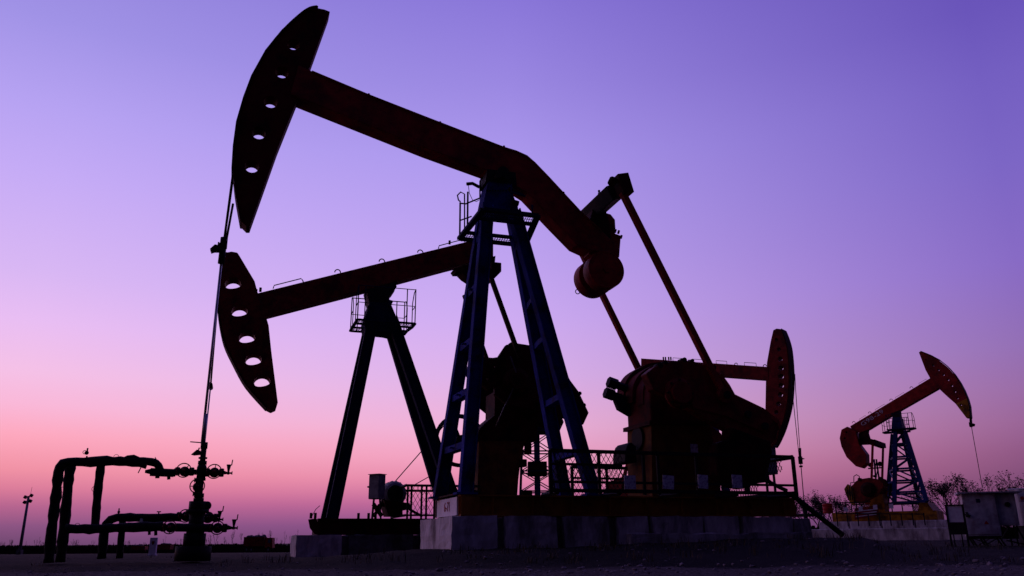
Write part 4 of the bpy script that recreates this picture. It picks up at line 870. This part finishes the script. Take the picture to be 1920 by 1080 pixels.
# lattice tower
zt4 = P4(1685, 812, 0).z; zb4 = P4(1700, 943, 0).z
TL = [(F4.S(1674, zt4, .3), F4.S(1663, zb4, .95)), (F4.S(1679, zt4, -.3), F4.S(1677, zb4, -.95)), (F4.S(1692, zt4, .3), F4.S(1725, zb4, .95)), (F4.S(1697, zt4, -.3), F4.S(1738, zb4, -.95))]
for a, b in TL: MB().bar(b, a, .15, .15).obj('leg', M_BLUE2, r4)
lv = [0, .17, .36, .53, .70, .86, 1]
def brace(i, j, t0, t1, w_=.075): return (TL[i][0].lerp(TL[i][1], t0), TL[j][0].lerp(TL[j][1], t1), w_)
for (i, j) in ((0, 1), (0, 2), (1, 3), (2, 3)):
    for k in range(len(lv)-1):
        a, b, w_ = brace(i, j, lv[k+1], lv[k+1]); MB().bar(a, b, w_, w_).obj('cross_brace', M_BLUE2, r4)
        a, b, w_ = brace(i, j, lv[k], lv[k+1]) if k % 2 else brace(j, i, lv[k], lv[k+1]); MB().bar(a, b, w_*.8, w_*.8).obj('diagonal_brace', M_BLUE2, r4)
MB().prism(F4.poly([(1676, 784), (1691, 784), (1693, 795), (1698, 813), (1674, 813), (1675, 795)]), -.3, .3).obj('post_head', M_BLUE2, r4)
MB().prism(F4.poly([(1672, 776), (1688, 770), (1690, 785), (1676, 785)]), -.18, .18).obj('saddle_bearing', M_STEEL, r4)
zf = P4(1686, 808, 0).z; ring_platform(F4, r4, zf, 1664, 1713, 1660, 1706, -.75, .6, .4, .62, M_NAVY)
# gearbox, cranks, base
MB().prism(F4.poly([(1596, 912), (1610, 900), (1630, 896), (1650, 899), (1658, 912), (1652, 928), (1600, 930)], -.3), -.4, .4).obj('gearbox', M_REDO, r4, bevel=.04)
for s_ in (-1, 1):
    mb = MB(); y0 = -.95 if s_ < 0 else .75; mb.prism(F4.poly([(1603, 905), (1612, 899), (1631, 896), (1648, 899), (1659, 903), (1658, 913), (1646, 930), (1620, 944), (1604, 944), (1599, 925)], -.8), y0, y0+.2); mb.obj('crank', M_REDO, r4, bevel=.02)
for x, y, rr_ in ((1656, 902, .10), (1660, 908, .08), (1650, 897, .07), (1612, 899, .07), (1640, 893, .05)): p_ = P4(x, y, -.9); MB().tube(p_+Vector((0, -.08, 0)), p_+Vector((0, .2, 0)), rr_, 8).obj('clamp_bolt', M_BLACKRED, r4)
MB().lathe(P4(1628, 918, -.96), (0, -1, 0), [(0, .3), (.06, .3), (.08, .16), (.14, .16)], 16).obj('crank_hub', M_BLACKRED, r4)
w4 = MB().prism(F4.poly([(1584, 917), (1590, 908), (1598, 914), (1601, 922), (1602, 948), (1596, 944), (1588, 930)], -.9), -1.0, -.75).obj('striped_guard', M_YEL, r4)
mb = MB()
for k in range(3): mb.prism(F4.poly([(1588+k*4.5, 913), (1590+k*4.5, 912), (1593+k*4, 938), (1591+k*4, 938)], -.9), -1.006, -1.001)
mb.obj('black_stripe', M_STEEL, w4)
MB().prism(F4.poly([(1632, 944), (1634, 930), (1655, 926), (1660, 950), (1660, 962), (1628, 962)], -.3), -.4, .4).obj('gearbox_pedestal', M_YEL, r4)
zs4 = P4(1700, 958, -.8).z; zc4 = P4(1700, 976, -.8).z
MB().box(F4.S(1560, zs4, -.7).x, F4.S(1756, zs4, -.7).x, -.75, .75, zc4+.003, zs4-.003).obj('skid', M_YEL, r4, bevel=.01)
MB().prism(F4.poly([(1723, 943), (1738, 941), (1750, 958), (1752, 963), (1720, 963)], -.7), -.72, .95).obj('tower_base', M_YEL, r4)
mb = MB(); mb.prism(F4.poly([(1603, 953), (1646, 947), (1648, 966), (1603, 975)], -.95), -1.0, -.93); bb = mb.obj('belt_guard', M_REDO, r4)
mb = MB()
for k in range(3): mb.prism(F4.poly([(1605, 958+k*5), (1644, 954+k*4.6), (1644, 955.6+k*4.6), (1605, 959.8+k*5)], -.97), -1.008, -1.001)
mb.obj('pale_stripe', M_WHITE, bb)
mb = MB(); mb.pipe([P4(1601, 905, -.6), P4(1601, 893, -.6), P4(1606, 890, -.6), P4(1611, 893, -.6), P4(1612, 898, -.6)], .02, 6); mb.pipe([P4(1595, 912, -.6), P4(1595, 905, -.6), P4(1600, 905, -.6)], .02, 6); mb.obj('hand_rail', M_STEEL, r4)
mb = MB(); mb.tube(P4(1820, 784, 0), P4(1821, 801, 0), .05, 10); mb.prism(F4.poly([(1817, 792), (1828, 795), (1827, 799), (1818, 800)]), -.1, .1); mb.obj('carrier_bar', M_STEEL, r4)
a = P4(1821.5, 800, 0); b = P4(1842, 915, 0); MB().tube(a, (b.x, 0, b.z), .014, 6).obj('polished_rod', M_WIRE, r4)
c4 = thing('concrete_foundation', 'long pale concrete foundation under the distant red pumpjack', 'foundation', F4.O, F4.th)
xa, xb = F4.S(1534, zc4, -1.0).x, F4.S(1781, zc4, -1.0).x
nb = 4
for k in range(nb): MB().box(xa+(xb-xa)*k/nb+.02, xa+(xb-xa)*(k+1)/nb-.02, -1.0, 1.0, -.3, zc4).obj('block', M_CONC, c4, bevel=.03)
MB().box(xa-.3, xb+.6, -1.7, -1.05, -.3, P4(1700, 990, -1.7).z).obj('lower_ledge', M_CONC, c4, bevel=.03)
g4 = thing('guard_railing', 'distant low black railing with small white signs around the red pumpjack', 'railing', F4.O, F4.th)
yR = -1.25; zt = P4(1600, 942, yR).z; zb = zc4-.1; sa, sb_ = F4.S(1566, zt, yR).x, F4.S(1728, zt, yR).x
mb = MB(); mb.bar((sa, yR, zt), (sa+1.4, yR, zt), .04); mb.bar((sa, yR, (zt+zb)/2), (sb_, yR, (zt+zb)/2-.1), .04)
for k in range(9): x = sa+(sb_-sa)*k/8; mb.bar((x, yR, zb-.1), (x, yR, zt if k < 3 else (zt+zb)/2-.05), .04)
mb.bar((sa, 1.2, zt), (sb_, 1.2, zt), .04); 
for k in range(9): x = sa+(sb_-sa)*k/8; mb.bar((x, 1.2, zb-.1), (x, 1.2, zt), .04)
mb.obj('frame', M_STEEL, g4)
for px, py, lab in ((1586, 955, 'small white sign on the distant railing beside the striped yellow guard'), (1614, 954, 'small white sign on the distant railing above the red striped belt guard'), (1641, 951, 'small white sign on the distant railing by the yellow pedestal'), (1671, 949, 'small white sign at the foot of the blue lattice tower')):
    p_ = P4(px, py, yR-.05); o = MB().box(-.08, .08, -.01, .01, -.09, .09).obj('warning_sign', M_SIGN); o.location = F4.w(p_); o.rotation_euler = (0, 0, F4.th); tag(o, lab, 'sign', 'signs on the distant railing')
p_ = P4(1553, 962, -.5); o = thing('oil_drum', 'small red drum on the yellow skid end of the distant pumpjack', 'drum', F4.w((p_.x, -.5, zs4-.01)), 0)
MB().lathe((0, 0, 0), (0, 0, 1), [(0, .20), (.1, .20), (.12, .21), (.14, .20), (.26, .20), (.28, .21), (.3, .20), (.40, .20)], 16).obj('drum_body', M_RED, o)

# floodlight mast behind pump 4
def far_frame(px, D): return Fr((px-960)/1612*D, D, 0)
fm = far_frame(1642, 60); mast = thing('floodlight_mast', 'small lattice mast with two round floodlights behind the distant red pumpjack', 'light mast', fm.w((0, 0, 0)))
zb = 0; zt = fm.P(1641, 861, 0).z; wdt = .2
mb = MB(); a0, a1 = fm.P(1646, 905, 0).x, fm.P(1641, 861, 0).x; zlow = fm.P(1646, 905, 0).z; sl = (a0-a1)/(zt-zlow)
for s_ in (-1, 1): mb.bar((a1+s_*.08, 0, zt), (a1+sl*zt+s_*.22, 0, 0), .09)
for k in range(9): z = zt*k/9; mb.bar((a1+sl*(zt-z)-.2*(1-k/12), 0, z), (a1+sl*(zt-z-.5)+.2*(1-k/12), 0, z+.5), .05)
mb.obj('mast', M_NAVY, mast)
zx = fm.P(1641, 877, 0).z; mb = MB(); mb.bar((fm.P(1628, 879, 0).x, 0, zx-.05), (fm.P(1654, 876, 0).x, 0, zx), .09); mb.obj('crossarm', M_STEEL, mast)
for px, py in ((1649, 870), (1632, 872)):
    c_ = fm.P(px, py, 0); mb = MB(); mb.tube(c_+Vector((0, -.12, 0)), c_+Vector((0, .15, 0)), .17, 16, .12); mb.bar(c_, (c_.x, 0, zx), .05); mb.obj('floodlight', M_STEEL, mast)

# lattice tower seen through the gap behind the largest pumpjack
ft = far_frame(1006, 32); lt = thing('lattice_tower', 'dark blue lattice tower glimpsed behind the largest pumpjack between its gearbox and right legs', 'tower', ft.O)
zt = ft.P(1006, 812, 0).z; z0 = gz(ft.O.x, 32)
C4 = [(-.55, -.5), (.55, -.5), (.55, .5), (-.55, .5)]
lg = []
for x, y in C4: lg.append((Vector((x*1.0, y*1.0, zt)), Vector((x*1.35, y*1.35, z0)))); MB().bar(lg[-1][1], lg[-1][0], .09).obj('leg', M_NAVY, lt)
for f_ in range(4):
    for k in range(6):
        i, j = f_, (f_+1) % 4; t0, t1 = k/6, (k+1)/6
        mb = MB(); mb.bar(lg[i][0].lerp(lg[i][1], t1), lg[j][0].lerp(lg[j][1], t1), .05); mb.bar(lg[i][0].lerp(lg[i][1], t0), lg[j][0].lerp(lg[j][1], t1), .035); mb.bar(lg[j][0].lerp(lg[j][1], t0), lg[i][0].lerp(lg[i][1], t1), .035); mb.obj('cross_brace', M_NAVY, lt)
MB().bar((0, 0, z0), (0, 0, zt), .22).obj('centre_post', M_BLUE, lt); MB().box(-.7, .7, -.6, .6, zt+.001, zt+.5).obj('tower_cap', M_NAVY, lt)
zq = ft.P(1006, 867, 0).z; MB().box(-.36, .36, -.4, .4, zq-.5, zq).obj('machine_box', M_BLACKRED, lt)

# ================================================================== electrical cabinets right
DC = 19.0
def at(px, py, D):
    d = fw*F+RT*(px-960)+UP*(540-py); return CAMP+d*(D/d.y)
base = at(1850, 1028, DC); zg = base.z; print('cab ground', zg, gz(base.x, base.y))
z0_, z1_ = at(1850, 1005, DC).z, at(1850, 925, DC).z
x0_, x1_ = at(1812, 965, DC).x, at(1868, 965, DC).x
cw_ = x1_-x0_
zg = gz(base.x, base.y)
cab = thing('electrical_cabinet', 'large pale grey electrical cabinet with overhanging roof on a dark steel stand', 'electrical cabinet', ((x0_+x1_)/2, DC, zg), R(-24))
h0, h1 = z0_-zg, z1_-zg
MB().box(-cw_/2, cw_/2, 0, .8, h0, h1).obj('cabinet_body', M_PALE, cab, bevel=.008)
MB().box(-cw_/2+.02, cw_/2-.02, -.014, -.001, h0+.04, h1-.04).obj('door', M_PALE, cab)
MB().hexa([(-cw_/2-.08, -.1, h1+.002), (cw_/2+.52, -.1, h1+.002), (cw_/2+.52, .9, h1+.002), (-cw_/2-.08, .9, h1+.002), (-cw_/2-.08, -.1, h1+.03), (cw_/2+.52, -.1, h1+.03), (cw_/2+.52, .9, h1+.06), (-cw_/2-.08, .9, h1+.06)]).obj('roof', M_PALE, cab)
mb = MB(); mb.tube((-cw_/2+.02, -.03, (h0+h1)/2+.02), (-cw_/2+.1, -.05, (h0+h1)/2-.04), .03, 8); mb.box(-cw_/2+.02, -cw_/2+.07, -.04, -.015, (h0+h1)/2-.05, (h0+h1)/2+.06); mb.obj('latch', M_STEEL, cab)
mb = MB(); mb.box(-.06, .02, -.018, -.015, h1-.2, h1-.12); mb.obj('nameplate', M_NAVY, cab)
mb = MB(); mb.prism([(.02, h0+.25), (.07, h0+.33), (.12, h0+.25)], -.018, -.0155); mb.obj('hazard_mark', M_RTEXT, cab)
mb = MB()
for x in (-cw_/2+.06, -.05, cw_/2-.05): mb.bar((x, .05, h0-.03), (x+.09, .05, 0), .035); mb.bar((x, .7, h0-.03), (x+.09, .7, 0), .035)
mb.box(-cw_/2, cw_/2, 0, .06, h0-.03, h0-.001); mb.bar((-cw_/2+.1, .05, h0-.05), (.1, .05, .03), .02); mb.bar((.1, .05, h0-.05), (-cw_/2+.2, .05, .03), .02); mb.bar((cw_/2-.1, .05, h0-.05), (0, .05, .03), .02); mb.obj('stand', M_STEEL, cab)
cab2 = thing('electrical_cabinet', 'smaller grey wall box with a round dark gauge, joined right of the large cabinet', 'electrical cabinet', ((x1_+.17), DC-.12, zg), R(-24))
w2 = .42
MB().box(-w2/2, w2/2, 0, .6, h0+.22, h1-.01).obj('cabinet_body', M_PALE, cab2, bevel=.008)
mb = MB(); mb.tube((.04, -.03, h1-.25), (.04, 0, h1-.25), .055, 16); mb.obj('gauge', M_STEEL, cab2); MB().box(-w2/2+.05, w2/2-.03, -.012, -.001, h0+.26, h1-.36).obj('door', M_PALE, cab2)
mb = MB(); mb.bar((-.02, .02, h0+.215), (0, .02, 0), .03); mb.bar((.1, .02, h0+.215), (.12, .02, 0), .03); mb.bar((.15, .1, h0+.21), (.3, .1, 0), .035); mb.bar((-.1, .02, .12), (.3, .02, .02), .03); mb.obj('stand', M_STEEL, cab2)
# framed notice board
nb_ = at(1803, 1026, DC-.3); zg2 = gz(nb_.x, nb_.y); nbw = (at(1821, 980, DC-.3).x-at(1787, 980, DC-.3).x)
brd = thing('notice_board', 'blank pale notice board in a black frame on four thin legs left of the cabinets', 'notice board', (nb_.x-.02, DC-.3, zg2), R(-32))
hb0, hb1 = at(1803, 979, DC-.3).z-zg2, at(1803, 946, DC-.3).z-zg2
MB().box(-nbw*.36, nbw*.36, -.01, .01, hb0, hb1-.03).obj('board_face', M_WHITE, brd)
mb = MB(); mb.box(-nbw*.46, -nbw*.365, -.03, .03, .0, hb1); mb.box(nbw*.365, nbw*.47, -.03, .03, .0, hb1); mb.box(-nbw*.364, nbw*.364, -.03, .03, hb1-.028, hb1); mb.box(-nbw*.364, nbw*.364, -.04, .04, hb0-.26, hb0-.002)
for x in (-.1, .06): mb.box(x-.012, x+.012, -.02, .02, 0, hb0-.261)
mb.obj('frame', M_STEEL, brd)
# corrugated white panel
cp0, cp1 = at(1893, 950, DC+.6), at(1945, 950, DC+.6)
zz0, zz1 = at(1900, 986, DC+.6).z, at(1900, 918, DC+.6).z
cs = thing('corrugated_shed', 'white corrugated metal shed at the right edge beside the cabinets', 'shed', (cp0.x+.05, DC+.6, gz(cp0.x, DC)), R(-50))
zz0 -= cs.location.z; zz1 -= cs.location.z; wS = 2.6
mb = MB(); n = 60; v0 = []; v1 = []
for i in range(n+1):
    x = wS*i/n; y = .018*math.copysign(min(1, abs(math.sin(i*math.pi/3))*1.5), math.sin(i*math.pi/3)); v0.append(mb.bm.verts.new((x, y, zz0))); v1.append(mb.bm.verts.new((x, y, zz1)))
for i in range(n): mb.bm.faces.new((v0[i], v0[i+1], v1[i+1], v1[i]))
mb.obj('wall', M_WHITE, cs)
MB().box(0, wS, .04, 1.6, zz0, zz1-.01).obj('shed_body', M_WHITE, cs); MB().box(-.03, wS+.03, -.04, 1.65, zz1+.001, zz1+.02).obj('roof', M_WHITE, cs)
MB().box(.02, wS-.02, .05, 1.55, 0, zz0-.001).obj('plinth', M_CONC2, cs)
mb = MB(); mb.tube((.26, -.03, zz1-.2), (.26, -.022, zz1-.2), .04, 10); mb.box(.18, .6, -.026, -.022, zz1-.27, zz1-.26); mb.obj('red_marking', M_RTEXT, cs)
MB().box(.2, .75, -.030, -.021, zz0+.02, zz1-.29).obj('door', M_WHITE, cs)

# ================================================================== far left: mast, trucks, marker, saplings, hedge
def zat(py, D): return at(960, py, D).z
p_ = at(36, 1040, 110); zgl = gz(p_.x, 110)
fml = thing('floodlight_pole', 'tall slender floodlight pole standing alone at the far left edge', 'light pole', (p_.x, 110, zgl))
tp = at(47, 931, 110); hz = tp.z-zgl; dx = 0
MB().tube((0, 0, 0), (0, 0, hz), .21, 12, .15).obj('pole', M_GREY, fml); MB().box(-.3, .3, -.3, .3, 0, .6).obj('base', M_CONC2, fml)
mb = MB(); mb.bar((-.45, 0, hz-.05), (.4, 0, hz+.1), .09); mb.bar((-.4, 0, hz-.6), (.35, 0, hz-.5), .07); mb.tube((.2, 0, hz), (.25, 0, hz+1.2), .02, 5); mb.obj('crossarm', M_STEEL, fml)
for x, z in ((-.42, -.1), (.32, .1), (-.4, -.75), (.3, -.6)): MB().bar((x-.12, 0, hz+z+.1), (x+.15, 0, hz+z-.05), .34, .36).obj('floodlight', M_STEEL, fml)
def truck(px, py, D, label, ln, dirn=1, group='parked trucks'):
    p_ = at(px, py, D); o = thing('dump_truck', label, 'truck', (p_.x, D, gz(p_.x, D)), 0 if dirn > 0 else math.pi, group)
    s = ln/7.5
    MB().hexa([(-3.7*s, -1.15, 1.1*s), (1.3*s, -1.15, 1.1*s), (1.3*s, 1.15, 1.1*s), (-3.7*s, 1.15, 1.1*s), (-3.8*s, -1.2, 2.7*s), (1.4*s, -1.2, 2.7*s), (1.4*s, 1.2, 2.7*s), (-3.8*s, 1.2, 2.7*s)]).obj('cargo_bed', M_REDO, o)
    mb = MB()
    for k in range(7): mb.ball((-3.0*s+k*.65*s, random.uniform(-.3, .3), 2.65*s), .55*s, (1.2, 1.3, random.uniform(.5, .9)), 8)
    mb.obj('load', M_CONC2, o)
    cb_ = MB().hexa([(1.6*s, -1.1, .8*s), (3.6*s, -1.1, .8*s), (3.6*s, 1.1, .8*s), (1.6*s, 1.1, .8*s), (1.6*s, -1.05, 2.55*s), (3.35*s, -1.05, 2.55*s), (3.35*s, 1.05, 2.55*s), (1.6*s, 1.05, 2.55*s)]).obj('cab', M_RED, o)
    MB().box(2.3*s, 3.1*s, -1.13, -1.11, 1.65*s, 2.3*s).obj('window', M_GLASS, cb_)
    MB().box(-3.6*s, 3.5*s, -.5, .5, .7*s, 1.05*s).obj('chassis', M_STEEL, o)
    for x in (-2.9*s, -1.7*s, 2.6*s):
        for yy in (-1.15, .85):
            w_ = MB().tube((x, yy, .52*s), (x, yy+.3, .52*s), .52*s, 20).obj('wheel', M_TYRE, o); MB().tube((x, yy-.02, .52*s), (x, yy+.32, .52*s), .2*s, 12).obj('rim', M_GREY, w_)
    o.scale = (1, 1, 1.4); return o
truck(487, 1020, 215, 'loaded dump truck with red cab parked on the far left horizon before the foundation', 7.4)
truck(308, 1015, 235, 'dark loaded truck far off behind the white marker post', 4.6, -1)
truck(264, 1015, 250, 'smaller dark truck far off, left of the white marker post', 4.2)
mp_ = at(287, 1027, 32); zgm = gz(mp_.x, 32)
mk = thing('marker_post', 'short white marker slab with a faded shield emblem behind the low pipes', 'marker', (mp_.x, 32, zgm)); hh_ = at(287, 1008, 32).z-zgm
MB().box(-.13, .13, -.05, .05, 0, hh_).obj('slab', M_WHITE, mk, bevel=.01); MB().box(-.16, .16, -.08, .08, 0, .05).obj('base', M_WHITE, mk)
MB().prism([(-.05, hh_-.12), (.05, hh_-.12), (.05, hh_-.2), (0, hh_-.27), (-.05, hh_-.2)], -.056, -.051).obj('emblem', M_REDO, mk)

def sapling(h, seed, leafy=0.):
    rnd = random.Random(seed); mb = MB(); lb = MB()
    def br(p, d, l, r, dep):
        q = p+d*l; mb.tube(p, q, r, 4, r*.6, False)
        if dep == 0 or r < .0006*h: 
            return [q]
        out_ = []
        for _ in range(rnd.choice((2, 3, 3))):
            nd = (d+Vector([rnd.gauss(0, .38) for _ in range(3)])+Vector((0, 0, .12))).normalized(); out_ += br(q, nd, l*rnd.uniform(.6, .85), r*.62, dep-1)
        return out_+[q]
    tips = br(Vector((0, 0, 0)), Vector((rnd.gauss(0, .05), rnd.gauss(0, .05), 1)).normalized(), h*.3, h*.024, 4)
    return mb, tips
def tree(h, seed, leaf, spread=1.0, dep=5, name='bare_tree', trunks=1):
    rnd = random.Random(seed); tb, cbm, lb = MB(), MB(), MB(); tips = []
    def br(p, d, l, r, k, bmq):
        q = p+d*l; m2_ = p.lerp(q, .5)+Vector([rnd.gauss(0, l*.04) for _ in range(3)]); bmq.tube(p, m2_, r, 4, r*.85, False); bmq.tube(m2_, q, r*.85, 4, r*.7, False)
        if k == 0: tips.append(q); return
        for _ in range(rnd.choice((2, 3, 3, 4)) if k < dep else 4):
            nd = (d+Vector((rnd.gauss(0, .42*spread), rnd.gauss(0, .42*spread), rnd.gauss(.1, .25)))).normalized(); br(q, nd, l*rnd.uniform(.58, .86), r*.6, k-1, cbm)
        if rnd.random() < .7: tips.append(q)
    for t_ in range(trunks): br(Vector((rnd.gauss(0, .1*(trunks > 1)), rnd.gauss(0, .1*(trunks > 1)), 0)), Vector((rnd.gauss(0, .12*trunks), rnd.gauss(0, .1*trunks), 1)).normalized(), h*.26, h*.011, dep, tb)
    for p in tips:
        for _ in range(leaf):
            if rnd.random() > .75: continue
            c_ = p+Vector([rnd.gauss(0, h*.022) for _ in range(3)]); s_ = h*.013*rnd.uniform(.6, 1.3); a_ = Vector([rnd.gauss(0, 1) for _ in range(3)]).normalized(); b_ = a_.orthogonal().normalized()
            vs = [cbm.bm.verts.new(c_+a_*s_), cbm.bm.verts.new(c_+b_*s_*.6), cbm.bm.verts.new(c_-a_*s_), cbm.bm.verts.new(c_-b_*s_*.6)]; cbm.bm.faces.new(vs)
    return tb, cbm
TREES = [(1538, 968, 914, 62, 12, 4, 'bushy bare tree just left of the distant pumpjack'), (1574, 968, 922, 66, 5, 3, 'thin bare tree behind the distant pumpjack\'s left end'), (1640, 968, 918, 80, 2, 3, 'bare tree standing behind the blue lattice tower\'s left side'),
         (1712, 968, 908, 78, 2, 2, 'thin bare tree showing through the right legs of the lattice tower'), (1781, 968, 884, 60, 7, 3, 'widest bare tree with clustered leaves left of the grey cabinets'), (1838, 965, 902, 58, 2, 2, 'thin bare tree rising behind the large grey cabinet'),
         (1868, 965, 890, 55, 6, 3, 'bare leafy tree rising behind the cabinet roof\'s right end'), (1918, 965, 880, 55, 3, 3, 'bare tree at the right edge behind the white shed')]
for i, (px, pyb, pyt, D, leaf, trk_, lab) in enumerate(TREES):
    p_ = at(px, pyb, D); z_ = gz(p_.x, D); h = at(px, pyt, D).z-z_
    tb, cbm = tree(h*.98, 100+i, leaf, 1.0, 4, trunks=trk_)
    o = thing('bare_tree', lab, 'tree', (p_.x, D, z_), 0, 'bare trees beyond the pumps')
    tb.obj('trunk', M_BARK, o); cbm.obj('crown', [M_BARK if leaf < 3 else M_LEAF], o)
    zmax = max((v.co.z for ch in o.children for v in ch.data.vertices)); o.scale = (h/zmax,)*3
# low scrub line at the right
def scrub(name, x0, x1, D, h, n, label):
    mb = MB()
    for i in range(n):
        px = random.uniform(x0, x1); d_ = D*random.uniform(.97, 1.03); x = (px-960)/1612*d_; hh_ = h*random.uniform(.3, 1)*1; z = gz(x, d_)
        for _ in range(7):
            a_ = Vector((random.gauss(0, .3), random.gauss(0, .3), 1)).normalized(); p = Vector((x+random.gauss(0, h*.3), d_, z)); q = p+a_*hh_*random.uniform(.6, 1); w_ = h*.05
            vs = [mb.bm.verts.new(k) for k in (p-Vector((w_, 0, 0)), p+Vector((w_, 0, 0)), q+Vector((w_*.6, 0, 0)), q-Vector((w_*.6, 0, 0)))]; mb.bm.faces.new(vs)
            c_ = p.lerp(q, random.uniform(.3, .9)); s_ = h*random.uniform(.06, .14); vs = [mb.bm.verts.new(c_+Vector(k)*s_) for k in ((-1, 0, -.6), (.8, .3, -.5), (1, 0, .7), (-.6, -.3, .9))]; mb.bm.faces.new(vs)
    tag(mb.obj(name, M_LEAF), label, 'scrub', kind='stuff')
scrub('scrub', 1500, 1925, 58, 1.1, 900, 'dark low scrub along the ground behind the distant pumpjack')
scrub('hedge_scrub', -60, 620, 270, 2.9, 2600, 'dark band of scrub along the far left horizon')
scrub('roadside_weeds', -60, 620, 232, 1.2, 1200, 'dark weeds on the flat ground at far left')
# saplings on the horizon: four kinds, then copies
protos = []
for k in range(4):
    mb, tips = sapling(1.0, 40+k); 
    o = thing('sapling', 'thin bare sapling standing in the row on the far left horizon', 'sapling', (0, 0, 0), 0, 'bare saplings on the far left horizon')
    mb.obj('trunk', M_BARK, o); protos.append(o)
used = set()
spots = [(random.uniform(-5, 620), random.uniform(.5, 1)) for _ in range(95)]
spots += [(449, 1.3), (530, 1.25), (540, 1.1), (503, 1.3), (483, 1.25), (555, 1.3), (390, 1.2), (432, 1.35), (400, 1.2)]
for i, (px, k) in enumerate(spots):
    pr = protos[i % 4]; o = pr if i < 4 else copy_tree(pr)
    D = random.uniform(262, 300); x = (px-960)/1612*D; h = 5.6*k; o.location = (x, D, gz(x, D)); o.scale = (h*.4,)*2+(h,); o.rotation_euler = (0, 0, random.random()*6.28)
